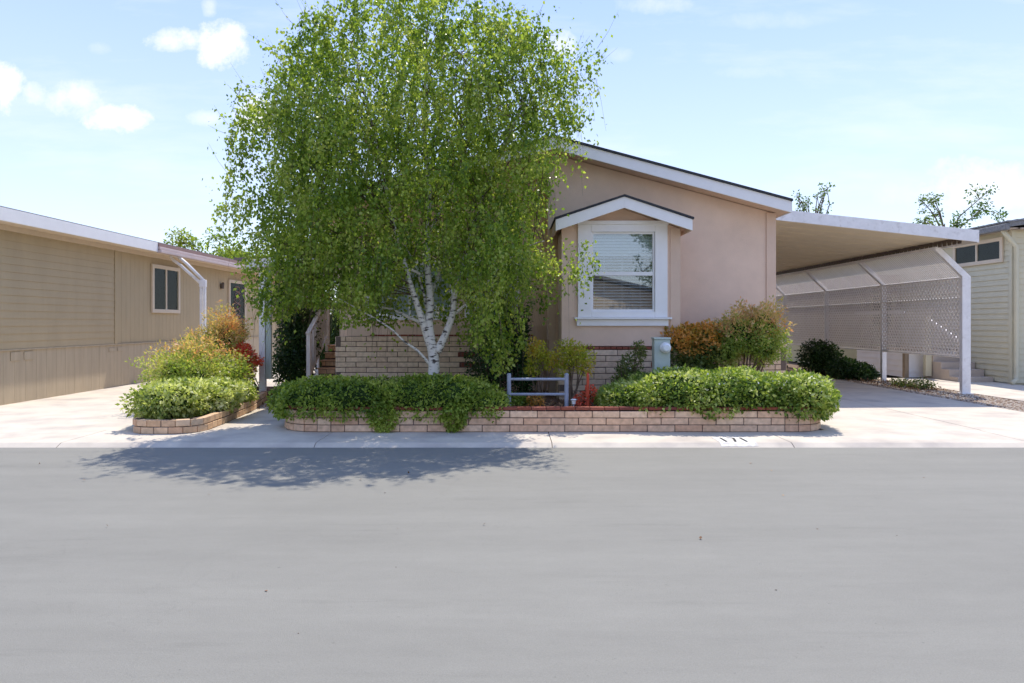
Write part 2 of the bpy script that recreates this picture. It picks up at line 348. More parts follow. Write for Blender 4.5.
# ------------------------------------------------------------------ ground, street, paving
struct(MB().box(-400,400,-200,600,-.6,-.045).build('ground','dirt'))
def asphalt():
    m, nt = nm('street_asphalt'); N = nt.nodes; L = nt.links
    out = N.new('ShaderNodeOutputMaterial'); b = N.new('ShaderNodeBsdfPrincipled'); L.new(b.outputs[0], out.inputs[0]); b.inputs['Roughness'].default_value = .85; b.inputs['Specular IOR Level'].default_value = .25
    tc = N.new('ShaderNodeTexCoord')
    def noise(sc, st=(1,1,1), det=6, lo=.3, hi=.7, a=.9, c=1.1, rg=.6):
        mp = N.new('ShaderNodeMapping'); mp.inputs['Scale'].default_value = st; L.new(tc.outputs['Object'], mp.inputs[0])
        n = N.new('ShaderNodeTexNoise'); n.inputs['Scale'].default_value = sc; n.inputs['Detail'].default_value = det; n.inputs['Roughness'].default_value = rg; L.new(mp.outputs[0], n.inputs[0])
        r = N.new('ShaderNodeMapRange'); r.inputs[1].default_value = lo; r.inputs[2].default_value = hi; r.inputs[3].default_value = a; r.inputs[4].default_value = c; L.new(n.outputs[0], r.inputs[0]); return r.outputs[0], n.outputs[0]
    f = [noise(1.1,(.18,1.5,1),8,a=.925,c=1.06,rg=.7)[0], noise(.35,a=.95,c=1.05)[0], noise(7,(.5,1,1),8,a=.965,c=1.03,rg=.75)[0], noise(120,det=3,lo=.25,hi=.75,a=.90,c=1.09)[0], noise(2.2,(.18,1.8,1),9,.57,.72,1,.87,.75)[0], noise(30,det=2,lo=.72,hi=.78,a=1,c=.72)[0]]
    cur = f[0]
    for g in f[1:]:
        q = N.new('ShaderNodeMath'); q.operation = 'MULTIPLY'; L.new(cur,q.inputs[0]); L.new(g,q.inputs[1]); cur = q.outputs[0]
    # hairline cracks along cell borders
    mpv = N.new('ShaderNodeMapping'); mpv.inputs['Scale'].default_value = (.35,.55,1); nn = N.new('ShaderNodeTexNoise'); nn.inputs['Scale'].default_value = 2.5; nn.inputs['Detail'].default_value = 6
    va = N.new('ShaderNodeVectorMath'); va.operation = 'MULTIPLY_ADD'; va.inputs[1].default_value = (.5,.5,.5)
    L.new(tc.outputs['Object'], mpv.inputs[0]); L.new(tc.outputs['Object'], nn.inputs[0]); L.new(nn.outputs['Color'], va.inputs[0]); L.new(mpv.outputs[0], va.inputs[2])
    vo = N.new('ShaderNodeTexVoronoi'); vo.feature = 'DISTANCE_TO_EDGE'; vo.inputs['Scale'].default_value = .55; L.new(va.outputs[0], vo.inputs['Vector'])
    cr = N.new('ShaderNodeMapRange'); cr.inputs[1].default_value = .0; cr.inputs[2].default_value = .0022; cr.inputs[3].default_value = .93; cr.inputs[4].default_value = 1; L.new(vo.outputs['Distance'], cr.inputs[0])
    q = N.new('ShaderNodeMath'); q.operation = 'MULTIPLY'; L.new(cur,q.inputs[0]); L.new(cr.outputs[0],q.inputs[1]); cur = q.outputs[0]
    v = N.new('ShaderNodeVectorMath'); v.operation = 'SCALE'; v.inputs[0].default_value = (.230,.223,.193); L.new(cur, v.inputs['Scale']); L.new(v.outputs[0], b.inputs['Base Color'])
    _, hn = noise(160,det=4); bp = N.new('ShaderNodeBump'); bp.inputs['Strength'].default_value = .6; bp.inputs['Distance'].default_value = .006; L.new(hn, bp.inputs['Height']); L.new(bp.outputs[0], b.inputs['Normal'])
    return m
M['street'] = asphalt()
struct(MB().box(-120,120,-3.5,8.87,-.2,-.018).build('street','street'))
sw = MB(); x = -60.0                                          # sidewalk panels with open joints
joints = [-60,-20,-14,-9.6,-5.9,-2.55,.55,3.7,6.85,10.0,13.1,17,25,60]
for a,b in zip(joints,joints[1:]):
    sw.add([(a+.005,8.88,-.02),(b-.005,8.88,-.02),(b-.005,8.98,.028),(a+.005,8.98,.028),(b-.005,9.98,.035),(a+.005,9.98,.035),
            (a+.005,8.88,-.2),(b-.005,8.88,-.2),(b-.005,9.98,-.2),(a+.005,9.98,-.2)],
           [(0,1,2,3),(3,2,4,5),(6,7,1,0),(5,4,8,9),(6,0,3,5,9),(7,8,4,2,1)])
side = struct(sw.build('sidewalk','concrete'))
dw = MB()
for a,b in ((4.62,9.05),):
    for y0,y1 in ((9.99,13.4),(13.41,17),(17.01,21),(21.01,26),(26.01,32)):
        dw.box(a,6.9,y0,y1,-.15,.030); dw.box(6.91,b,y0,y1,-.15,.031)
struct(dw.build('driveway','concrete'))
dw = MB()
for y0,y1 in ((9.99,14.3),(14.31,18.5),(18.51,23),(23.01,36)):
    dw.box(-9.75,-5.2,y0,y1,-.15,.030)
dw.box(-16,-9.76,9.99,12.6,-.15,.030)
struct(dw.build('neighbour_driveway','concrete'))
struct(MB().box(-5.19,-3.05,9.99,14.25,-.15,.029).box(-5.3,-3.39,14.26,18,-.15,.026).build('walkway','concrete'))
struct(MB().box(10.35,12.92,12.2,19.5,-.15,.03).box(9.9,16,19.51,19.6,-.15,.02).build('side_path','concrete'))
struct(MB().box(12.93,30,9.99,17.0,-.15,.02).build('neighbour_yard','concrete'))
struct(MB().box(9.05,10.35,9.99,34,-.15,.012).build('gravel_bed','dirt'))
# pebbles on the gravel bed
def pebbles(name, n, xr, yr, z, s, m, lab):
    mb = MB()
    r = random.Random(3)
    for i in range(n):
        y = yr[0]+(yr[1]-yr[0])*r.random()**1.6; x = r.uniform(*xr); q = r.uniform(.5,1.3)*s; a = r.uniform(0,3.14); c,sn = math.cos(a),math.sin(a)
        vs = [(x+q*(c*u-sn*v*.7), y+q*(sn*u+c*v*.7), z+q*w) for u,v,w in ((1,0,.1),(0,1,.15),(-1,0,.1),(0,-1,.1),(0,0,.75),(.5,-.5,-.2))]
        mb.add(vs[:5], [(0,1,4),(1,2,4),(2,3,4),(3,0,4)])
    o = mb.build(name, m); return struct(o, 'stuff', lab)
pebbles('gravel', 5200, (9.07,10.34), (10,20), .012, .026, 'pebble', 'tan and brown river gravel beside the right driveway')
# fallen leaf litter around the walkway and beds
P = np.column_stack([rng.uniform(-5.0,-3.4,900), 12.2+rng.gamma(2,1.0,900), np.full(900,.045)])
o = leaves('leaf_litter', P, .05, 'litter', None, 0, None, .7, 3); struct(o,'stuff','brown dry leaves fallen on the walkway')
P = np.column_stack([rng.uniform(9.2,10.3,700), rng.uniform(15.6,22,700), np.full(700,.05)])
o = leaves('mulch_litter', P, .06, 'litter', None, 0, None, .7, 3); struct(o,'stuff','brown dead leaves along the foot of the mesh fence')
# street crumbs
P = np.column_stack([rng.uniform(-6,7,40), rng.uniform(3,8.7,40), np.full(40,-.012)])
o = leaves('street_debris', P, .03, 'litter', None, 0, None, .6, 3); struct(o,'stuff','few dry leaf crumbs scattered over the grey street')

# painted kerb number
t = thing('kerb_number','white patch with black house number 171 painted on the kerb','painted number',(2.98,8.96,.01))
def kz(y): return -.02+(y-8.88)/.10*.048
t0 = (2.76,3.24)
MB().add([(t0[0],8.90,kz(8.90)+.003),(t0[1],8.90,kz(8.90)+.003),(t0[1],8.98,.031),(t0[0],8.98,.031),(t0[1],9.36,.036),(t0[0],9.36,.036)],[(0,1,2,3),(3,2,4,5)]).build('paint_patch','curbwhite',t)
def numeral(ch, x, parent):
    mb = MB(); z = .037; y0,y1 = 9.02,9.30
    def st(a,b,wd=.027):
        a=Vector((*a,z)); b=Vector((*b,z)); d=(b-a).normalized(); n=Vector((-d.y,d.x,0))*wd/2
        mb.prism([tuple(a-n),tuple(b-n),tuple(b+n),tuple(a+n)],(0,0,.002))
    if ch=='1': st((x,y0),(x,y1)); 
    if ch=='7': st((x-.045,y1-.012),(x+.05,y1-.012)); z+=.0025; st((x-.01,y0),(x+.04,y1-.03))
    return mb.build('numeral','black',parent)
for ch,xx in (('1',2.86),('7',2.99),('1',3.13)): numeral(ch,xx,t)

# ------------------------------------------------------------------ main house
def rz(x):                                                   # roof underside at the front (metres)
    rx = .79; return 4.77-.268*abs(x-rx)
H = thing('mobile_home','dusty pink stucco single storey home with white gabled fascia and bay window','house',(.79,12.8,0))
Yb = 27.0
def gable_block(x0,x1,y0,z0=.0):
    xs = [x0]+([.79] if x0<.79<x1 else [])+[x1]
    poly = [(x0,y0,z0),(x1,y0,z0)]+[(x,y0,rz(x)) for x in reversed(xs)]
    return poly
wall = MB().prism(gable_block(.73,4.95,12.8), (0,Yb-12.8,0)).build('wall','stucco',H)
wall2 = MB().prism(gable_block(-3.37,.728,13.5), (0,Yb-13.5,0)).build('wall','stucco',H)
# corner trim boards
MB().box(4.80,4.975,12.775,12.80,1.28,rz(4.9)-.01).box(4.951,4.975,12.802,13.0,1.28,rz(4.975)-.02).build('corner_trim','stucco_trim',H)
MB().box(.71,.86,12.775,12.798,1.28,4.6).build('corner_trim','stucco_trim',H)
# roof planes with overhang
ov = .38; yf = 12.42
def roof_slab(x0,x1,dz0,dz1,y0,y1):
    return MB().prism([(x0,y0,rz(x0)+dz0),(x1,y0,rz(x1)+dz0),(x1,y0,rz(x1)+dz1),(x0,y0,rz(x0)+dz1)],(0,y1-y0,0))
RL, RR = -3.85, 5.10
rf = MB()
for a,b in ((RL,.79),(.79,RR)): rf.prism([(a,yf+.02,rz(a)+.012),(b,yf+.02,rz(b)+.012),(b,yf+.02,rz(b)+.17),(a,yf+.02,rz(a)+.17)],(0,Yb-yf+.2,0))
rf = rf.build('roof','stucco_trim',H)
sh = MB()
for a,b in ((RL-.03,.79),(.79,RR+.03)): sh.prism([(a,yf-.05,rz(a)+.205),(b,yf-.05,rz(b)+.205),(b,yf-.05,rz(b)+.245),(a,yf-.05,rz(a)+.245)],(0,Yb-yf+.3,0))
sh.build('shingles','shingle',H)
fa = MB()
for a,b in ((RL,.79),(.79,RR)): fa.prism([(a,yf-.02,rz(a)-.005),(b,yf-.02,rz(b)-.005),(b,yf-.02,rz(b)+.203),(a,yf-.02,rz(a)+.203)],(0,.035,0))
fa.box(RR,RR+.025,yf-.02,Yb,rz(RR)-.005,rz(RR)+.19); fa.box(RL-.025,RL,yf-.02,Yb,rz(RL)-.005,rz(RL)+.19)
fa.build('fascia','white',H,.004)
# brick skirting
def skirt(path, z0, n, skip=None, start=0, name='brick_skirt'):
    b, m = MB(), MB()                      # one run per face so that the corners stay square
    for k,(pa,pb) in enumerate(zip(path,path[1:])):
        b1, m1 = brickwall([pa,pb], z0, n, .406, skip=skip, start=start+k)
        b.add(b1.v,b1.f); m.add(m1.v,m1.f)
    o = b.build(name,'skirtblock',H,.006); m.build('mortar','mortar',o); return o
ho = {}
def red_at(c,p): return (c in (7,9)) and -1.1 < p.x < -.35
s1 = skirt([(-3.42,15.6),(-3.42,13.37),(.5,13.37)],.02,13,skip=red_at)
vb, vm = brickwall([(-1.1,13.375),(-.36,13.375)],.02+7*.1016,1,.07,gap=.018,depth=.08); vb.build('vent_brick','redbrick',H,.003)
vb, vm = brickwall([(-1.1,13.375),(-.36,13.375)],.02+9*.1016,1,.07,gap=.018,depth=.08); vb.build('vent_brick','redbrick',H,.003)
MB().box(-3.2,.5,13.42,13.498,1.345,1.56).build('stucco_band','stucco_trim',H)
tb,_ = brickwall([(-2.75,13.385),(.45,13.385)],1.338,1,.15,h=.04,depth=.09); tb.build('brick_coping','redbrick',H)
s2 = skirt([(3.08,12.64),(5.12,12.64),(5.12,16)],.02,12)
s3 = skirt([(.84,12.6),(.84,11.78),(3.02,11.78),(3.02,12.6)],.02,11,skip=lambda c,p: c in (8,6) and (2.1<p.x<3.0) and p.y<11.9 and random.random()<.7)
vb,_ = brickwall([(2.15,11.784),(3.0,11.784)],.02+8*.1016,1,.09,gap=.018,depth=.08); vb.build('vent_brick','redbrick',H,.003)
vb,_ = brickwall([(2.15,11.784),(3.0,11.784)],.02+6*.1016,1,.09,gap=.018,depth=.08); vb.build('vent_brick','redbrick',H,.003)
tb,_ = brickwall([(.84,11.79),(3.02,11.79)],1.14,1,.10,h=.055,depth=.11); tb.build('brick_coping','redbrick',H)
# ---- bay
BX0,BX1,BY = .90,2.86,11.90
wx0,wx1 = 1.40,2.535; wz0,wz1 = 1.78,3.195          # glass opening
bay = MB()
bay.box(BX0,wx0,BY,BY+.1,1.2,3.195).box(wx1,BX1+.10,BY,BY+.1,1.2,3.195).box(wx0,wx1,BY,BY+.1,1.2,wz0)
bay.box(BX0,BX0+.1,BY+.101,12.79,1.2,3.195).box(BX1,BX1+.1,BY+.101,12.79,1.2,3.195).box(BX0+.1,BX1,BY+.101,12.79,1.2,1.3)
bay.box(BX0+.1,BX1,BY+.101,12.79,3.197,3.235)
cx = (BX0+BX1+.1)/2
bay.prism([(BX0,BY,3.196),(BX1+.1,BY,3.196),(BX1+.1,BY,3.245),(cx,BY,3.60),(BX0,BY,3.245)],(0,.1,0))
bayw = bay.build('bay_wall','stucco',H)
MB().box(2.79,2.965,BY-.02,BY-.001,1.2,3.245).build('bay_pilaster','stucco_trim',H)
MB().box(BX0+.101,BX1-.001,12.70,12.788,1.301,3.19).build('room_back','room',H)
# a table and chair-like silhouettes inside
MB().box(1.5,2.4,12.4,12.68,1.95,2.05).box(1.55,1.66,12.4,12.6,1.31,2.3).box(2.2,2.28,12.4,12.6,1.31,2.4).box(1.75,2.1,12.45,12.6,2.05,2.2).build('dining_table','wood',H)
# bay roof
bf = MB(); bs = MB(); slope = .335
gy0 = BY-.38
def gz(x): return 3.735-slope*abs(x-cx)
xl, xr = .77, 3.08
for a,b in ((xl,cx),(cx,xr)):
    bf.prism([(a,gy0,gz(a)-.19),(b,gy0,gz(b)-.19),(b,gy0,gz(b)),(a,gy0,gz(a))],(0,.03,0))
    bs.prism([(a-.02*(a==xl),gy0-.03,gz(a)+.002),(b+.02*(b==xr),gy0-.03,gz(b)+.002),(b+.02*(b==xr),gy0-.03,gz(b)+.034),(a-.02*(a==xl),gy0-.03,gz(a)+.034)],(0,12.82-gy0,0))
bf.build('gable_fascia','white',H,.003); bs.build('bay_shingles','shingle',H)
bu = MB()
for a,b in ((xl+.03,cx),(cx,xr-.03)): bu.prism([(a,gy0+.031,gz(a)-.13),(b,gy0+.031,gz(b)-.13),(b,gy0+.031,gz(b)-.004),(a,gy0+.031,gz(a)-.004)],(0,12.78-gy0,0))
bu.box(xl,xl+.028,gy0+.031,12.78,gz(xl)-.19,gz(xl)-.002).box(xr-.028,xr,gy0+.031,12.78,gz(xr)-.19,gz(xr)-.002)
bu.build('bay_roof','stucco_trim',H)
# window
w = MB(); y0,y1 = BY-.045,BY-.002
w.box(1.18,wx0+.015,y0,y1,1.70,3.365).box(wx1-.015,2.735,y0,y1,1.70,3.365).box(wx0+.016,wx1-.016,y0,y1,wz1-.01,3.365).box(wx0+.016,wx1-.016,y0,y1,1.70,wz0+.015)
w.box(1.16,2.755,BY-.07,BY-.046,3.31,3.375)
win = w.build('window','white',H,.004)
MB().box(1.115,2.80,BY-.11,BY-.003,1.665,1.698).box(1.16,2.75,BY-.05,BY-.003,1.55,1.664).build('sill','white',win,.004)
zm = 2.46
fr = MB()
fr.box(wx0+.016,wx0+.05,BY+.0,BY+.05,wz0,wz1).box(wx1-.05,wx1-.016,BY,BY+.05,wz0,wz1).box(wx0+.05,wx1-.05,BY,BY+.05,wz1-.045,wz1).box(wx0+.05,wx1-.05,BY,BY+.05,wz0,wz0+.06).box(wx0+.05,wx1-.05,BY-.012,BY+.05,zm-.035,zm+.03)
fr.build('sash','white',win,.003)
MB().box(wx0+.05,wx1-.05,BY+.025,BY+.029,wz0+.06,zm-.035).box(wx0+.05,wx1-.05,BY+.018,BY+.022,zm+.03,wz1-.045).build('pane','glass',win)
bl = MB(); z = wz0+.03
while z < wz1:
    c,s_ = .022, .012
    if z > zm+.3 : s_ = .024; c = .012
    bl.hexa([(wx0+.03,BY+.12-c,z-s_),(wx1-.03,BY+.12-c,z-s_),(wx1-.03,BY+.12+c,z+s_),(wx0+.03,BY+.12+c,z+s_),
             (wx0+.03,BY+.12-c,z-s_+.003),(wx1-.03,BY+.12-c,z-s_+.003),(wx1-.03,BY+.12+c,z+s_+.003),(wx0+.03,BY+.12+c,z+s_+.003)]); z += .052
for x in (wx0+.25,(wx0+wx1)/2,wx1-.25): bl.box(x-.003,x+.003,BY+.09,BY+.093,wz0,wz1)
bl.build('blinds','blind',win)
# ---- front windows hidden mostly behind the birch
def flat_window(parent, x0,x1,z0,z1,y,mull=1,fm='white',name='window'):
    f = MB(); b=.09
    f.box(x0-b,x0,y-.04,y-.002,z0-b,z1+b).box(x1,x1+b,y-.04,y-.002,z0-b,z1+b).box(x0,x1,y-.04,y-.002,z1,z1+b).box(x0,x1,y-.04,y-.002,z0-b,z0)
    for k in range(1,mull+1):
        xm = x0+(x1-x0)*k/(mull+1); f.box(xm-.025,xm+.025,y-.035,y-.003,z0,z1)
    o = f.build(name,fm,parent,.003)
    MB().box(x0,x1,y-.010,y-.004,z0,z1).build('window_backing','blind' if fm=='white' else 'dark',o)  # white curtain, else a near-black panel painted as the unlit room
    MB().box(x0,x1,y-.022,y-.017,z0,z1).build('pane','glass',o); return o
flat_window(H,-2.75,-1.2,1.75,2.75,13.5); flat_window(H,-.8,.1,1.75,2.75,13.5)

# ------------------------------------------------------------------ entry steps, railing, side awning
t = thing('entry_steps','dark brick steps climbing to the side door behind the railing','steps',(-3.95,15.6,.03))
for k in range(6):
    z0 = .03+.17*k; y = 15.5+.29*k
    bb,mo = brickwall([(-4.52,y),(-3.44,y)],.06+.17*k,1,.20,h=.11,depth=.27,start=k)
    st = bb.build('step','brick',t,.005)
    MB().box(-4.52,-3.44,y+.02,17.6,z0-.03,z0+.138).build('riser','mortar',st)
    MB().box(-4.54,-3.43,y-.02,y+.30 if k<5 else 18.5,z0+.142,z0+.17).build('tread','brickpink',st)
t = thing('stair_railing','grey white painted handrail with square balusters beside the entry steps','railing',(-4.55,15.5,.1))
def stz(y): return .2+.17*max(0,(y-15.5))/.29
MB().box(-4.60,-4.51,15.42,15.51,.02,1.38).build('newel_post','whitemetal',t,.004)
MB().box(-4.60,-4.51,17.0,17.09,.9,2.30).build('newel_post','whitemetal',t,.004)
MB().bar((-4.555,15.4,1.36),(-4.555,17.1,2.30),.10,.05).build('handrail','whitemetal',t)
MB().bar((-4.555,15.5,.42),(-4.555,17.1,1.32),.05,.05).build('bottom_rail','whitemetal',t)
for k in range(9):
    y = 15.64+.155*k; MB().box(-4.575,-4.535,y,y+.04,stz(y)+.26,stz(y)+1.08).build('baluster','whitemetal',t)
t = thing('entry_awning','white metal awning over the side entry on square posts, left of the birch','awning',(-4.6,14,0))
MB().prism([(-5.35,13.9,2.80),(-3.38,13.9,3.05),(-3.38,13.9,3.09),(-5.35,13.9,2.84)],(0,6,0)).build('roof_panel','whitemetal',t)
MB().box(-5.38,-5.352,13.88,19.92,2.70,2.92).prism([(-5.35,13.86,2.70),(-3.4,13.86,2.96),(-3.4,13.86,3.12),(-5.35,13.86,2.87)],(0,.03,0)).build('gutter','whitemetal',t)
MB().box(-5.14,-5.02,13.98,14.10,.02,2.80).build('post','whitemetal',t,.006)
MB().box(-5.14,-5.04,18.0,18.1,.02,2.80).build('post','whitemetal',t,.006)
MB().box(-5.01,-4.90,14.0,14.08,.45,2.84).build('downspout','pedestal',t,.01)

# ------------------------------------------------------------------ carport
K = thing('carport','white metal carport with mesh side screen over the right driveway','carport',(7.5,14.4,0))
def cz(x): return 3.86-.105*(x-5.0)
CF, CB = 14.35, 31.0
MB().prism([(4.98,CF+.03,cz(4.98)+.02),(9.83,CF+.03,cz(9.83)+.02),(9.83,CF+.03,cz(9.83)+.07),(4.98,CF+.03,cz(4.98)+.07)],(0,CB-CF,0)).build('roof_panel','underside',K)
rb = MB()
for k in range(27):
    y = CF+.35+k*.61
    rb.prism([(4.99,y,cz(4.99)+.012),(9.8,y,cz(9.8)+.012),(9.8,y,cz(9.8)+.019),(4.99,y,cz(4.99)+.019)],(0,.04,0))
rb.build('roof_rib','underside',K)
MB().prism([(4.985,CF,cz(4.985)-.03),(9.86,CF,cz(9.86)-.05),(9.86,CF,cz(9.86)+.20),(4.985,CF,cz(4.985)+.20)],(0,.028,0)).build('fascia','whitemetal',K,.004)
zz = MB(); z0 = cz(9.5)
for k in range(100):                                        # corrugated closure under the outer edge
    y = CF+.05+k*.165; zz.hexa([(9.50,y,z0-.11),(9.52,y,z0-.11),(9.52,y+.1,z0-.11),(9.50,y+.1,z0-.11),(9.50,y-.03,z0+.02),(9.52,y-.03,z0+.02),(9.52,y+.13,z0+.02),(9.50,y+.13,z0+.02)])
zz.build('corrugated_edge','brass',K)
MB().box(9.835,9.87,CF+.03,CB,cz(9.85)-.06,cz(9.85)+.16).build('gutter','whitemetal',K)
FX = 10.2; zb = 2.64; tx, tz = 9.50, cz(9.5)-.12
posts = [15.3,18.65,22.0,25.35,28.7]
for i,y in enumerate(posts):
    wd = .062 if i else .10
    p = MB().box(FX-wd,FX+wd*.9,y-.05,y+.05,0,zb)
    p.hexa([(FX-wd,y-.05,zb),(FX+wd*.9,y-.05,zb),(FX+wd*.9,y+.05,zb),(FX-wd,y+.05,zb),(tx-.06,y-.05,tz+.02),(tx+.07,y-.05,tz+.06),(tx+.07,y+.05,tz+.06),(tx-.06,y+.05,tz+.02)])
    if i == 0: p.box(FX-.13,FX+.13,y-.09,y+.09,0,.035)
    p.build('post','whitemetal',K,.004)
for (x,z) in ((FX,zb-.02),(FX,2.16),(FX,.84)):
    MB().tube([(x-.035,15.3,z),(x-.035,28.75,z)],.024,6).build('rail','whitemetal',K)
MB().box(tx-.03,tx+.05,15.2,28.8,tz-.03,tz+.03).build('rail','whitemetal',K)
# woven mesh, vertical panel: two families of diagonal slats clipped to each bay
def lattice(mb, P, u0,u1,v0,v1, pitch, wdt, th=.004, angle=1.0):
    def strip(ax,ay,bx,by,o):
        d = math.hypot(bx-ax,by-ay)
        if d < .03: return
        nx,ny = -(by-ay)/d*wdt/2,(bx-ax)/d*wdt/2
        q = [(ax-nx,ay-ny),(bx-nx,by-ny),(bx+nx,by+ny),(ax+nx,ay+ny)]
        mb.add([P(u,v,o) for u,v in q]+[P(u,v,o+th) for u,v in q], [(0,1,2,3),(7,6,5,4),(0,4,5,1),(2,6,7,3)])
    Hh = v1-v0; u = u0-Hh/angle
    while u < u1:
        a = u; b = u+Hh/angle                           # rising
        ax,ay,bx,by = a,v0,b,v1
        if ax < u0: ay = v0+(u0-ax)*angle; ax = u0
        if bx > u1: by = v1-(bx-u1)*angle; bx = u1
        if bx > ax: strip(ax,ay,bx,by,0)
        ax,ay,bx,by = a,v1,b,v0
        if ax < u0: ay = v1-(u0-ax)*angle; ax = u0
        if bx > u1: by = v0+(bx-u1)*angle; bx = u1
        if bx > ax: strip(ax,ay,bx,by,.006)
        u += pitch
for a,b in zip(posts,posts[1:]):
    mb = MB(); lattice(mb, lambda u,v,o:(FX-.045-o,u,v), a+.05,b-.05,.84,zb-.01,.12,.050,angle=1.25); mb.build('mesh_screen','screen',K)
    mb = MB(); Ls = math.hypot(FX-tx,tz-zb)
    f = lambda u,v,o:(FX-.045-o-(FX-.045-tx)*v/Ls,u,zb+(tz-zb)*v/Ls)
    uu = a+.06                                           # sloping upper panel: upright slats
    while uu < b-.06:
        mb.add([f(uu,0,0),f(uu+.045,0,0),f(uu+.045,Ls,0),f(uu,Ls,0),f(uu,0,.004),f(uu+.045,0,.004),f(uu+.045,Ls,.004),f(uu,Ls,.004)],[(0,1,2,3),(7,6,5,4),(0,4,7,3),(1,2,6,5)]); uu += .075
    mb.build('upper_screen','screen',K)

# ------------------------------------------------------------------ left neighbour
Hn = thing('neighbour_home','tan sided single storey home with white fascia along the left edge','house',(-12,18,0))
XL = -9.7
def band(mb, x0,y0,y1,z0,z1): mb.box(x0-.12,x0,y0,y1,z0,z1); return mb
bdy = MB().prism([(-18.6,12.75,.1),(XL-.03,12.75,.1),(XL-.03,12.75,3.5),(-14.1,12.75,4.55),(-18.6,12.75,3.5)],(0,23,0)).build('wall','tan',Hn)
lapwall('x',XL,1,12.75,16.72,1.09,3.48,.15,.016).build('lap_siding','tan',Hn)
lapwall('y',12.74,-1,-18.6,XL,1.09,3.48,.15).build('lap_siding','tan',Hn)
vs = MB(); y = 16.86
while y < 35.5:
    vs.box(XL-.03,XL-.006,y,min(y+.197,35.7),1.09,3.48); y += .203
vs.build('panel_siding','tan',Hn)
MB().box(XL-.02,XL+.03,16.73,16.85,1.09,3.48).build('trim','tan',Hn)
MB().box(XL-.02,XL+.03,12.70,12.76,.0,3.48).build('trim','tan',Hn)
sk = MB(); y = 12.76
while y < 35.5: sk.box(XL-.03,XL+.004,y,min(y+.302,35.7),.0,1.06); y += .306
sk.box(XL-.025,XL+.03,12.76,35.7,1.062,1.088)
sk.build('skirting','tanskirt',Hn)
for y in (13.25,13.62): MB().box(XL+.009,XL+.02,y,y+.26,.86,1.03).build('vent','tanskirt',Hn,.003)
for y in (16.5,16.86): MB().box(XL+.009,XL+.016,y,y+.26,.90,1.0).build('vent','tanskirt',Hn,.003)
MB().box(XL-.0,-9.22,12.5,35.8,3.482,3.51).build('soffit','cream',Hn)
MB().box(XL+.0,XL+.06,12.76,35.7,3.38,3.48).build('frieze','cream',Hn)
MB().box(-9.24,-9.20,12.3,17.85,3.46,3.70).build('fascia','white',Hn,.003)
fn = MB()
for a,b in ((-19,-14.1),(-14.1,-9.24)):
    za = 3.46 if a<-14.1 else 4.60; zb_ = 4.60 if a<-14.1 else 3.46
    fn.prism([(a,12.3,za),(b,12.3,zb_),(b,12.3,zb_+.24),(a,12.3,za+.24)],(0,.03,0))
fn.build('fascia','white',Hn,.003)
rn = MB()
for a,b in ((-19,-14.1),(-14.1,-9.22)):
    za = 3.51 if a<-14.1 else 4.65; zb_ = 4.65 if a<-14.1 else 3.51
    rn.prism([(a,12.34,za),(b,12.34,zb_),(b,12.34,zb_+.195),(a,12.34,za+.195)],(0,23.5,0))
rn.build('roof','shingle',Hn)
MB().box(-9.25,-9.12,17.86,35.8,3.44,3.52).box(-9.25,-9.15,17.86,35.8,3.53,3.60).build('gutter','paleroof',Hn,.01)
MB().box(-9.24,-9.17,17.86,35.8,3.602,3.70).build('gutter','brown',Hn)
def side_window(parent,x,y0,y1,z0,z1,sgn,fm,name='window',mid=True,inner='dark'):
    f = MB(); b=.10; xa,xb = sorted((x+sgn*.004,x+sgn*.05))
    f.box(xa,xb,y0-b,y0,z0-b,z1+b).box(xa,xb,y1,y1+b,z0-b,z1+b).box(xa,xb,y0,y1,z1,z1+b).box(xa,xb,y0,y1,z0-b,z0)
    if mid: f.box(xa,xb-.01*sgn if sgn>0 else xb,(y0+y1)/2-.03,(y0+y1)/2+.03,z0,z1)
    o = f.build(name,fm,parent,.003)
    xa,xb = sorted((x+sgn*.002,x+sgn*.008)); MB().box(xa,xb,y0,y1,z0,z1).build('dark_room',inner,o)
    xa,xb = sorted((x+sgn*.018,x+sgn*.022)); MB().box(xa,xb,y0,y1,z0,z1).build('pane','darkglass',o)
    return o
side_window(Hn,XL,18.55,19.9,1.98,3.10,1,'cream')
d = side_window(Hn,XL,23.6,24.9,.9,3.0,1,'cream','screen_door',False)
sc = MB()
for k in range(9):                                        # scrolled grille on the door
    zc = 1.2+.2*k
    pts = [(XL+.03,24.25+.3*math.sin(a)*(1 if k%2 else -1)*(1-a/14),zc+.09*math.cos(a)) for a in [i*.6 for i in range(14)]]
    sc.tube(pts,.012,4)
sc.build('scroll_grille','brown',d)
l = MB().tube([(XL+.05,22.9,2.75),(XL+.05,22.9,2.9),(XL+.10,22.9,2.95)],[.06,.07,.03],8).box(XL,XL+.05,22.87,22.93,2.8,2.9).build('wall_lamp','brass',Hn)
MB().box(-9.9,-9.5,24.5,24.9,3.7,3.95).build('roof_vent','brown',Hn)
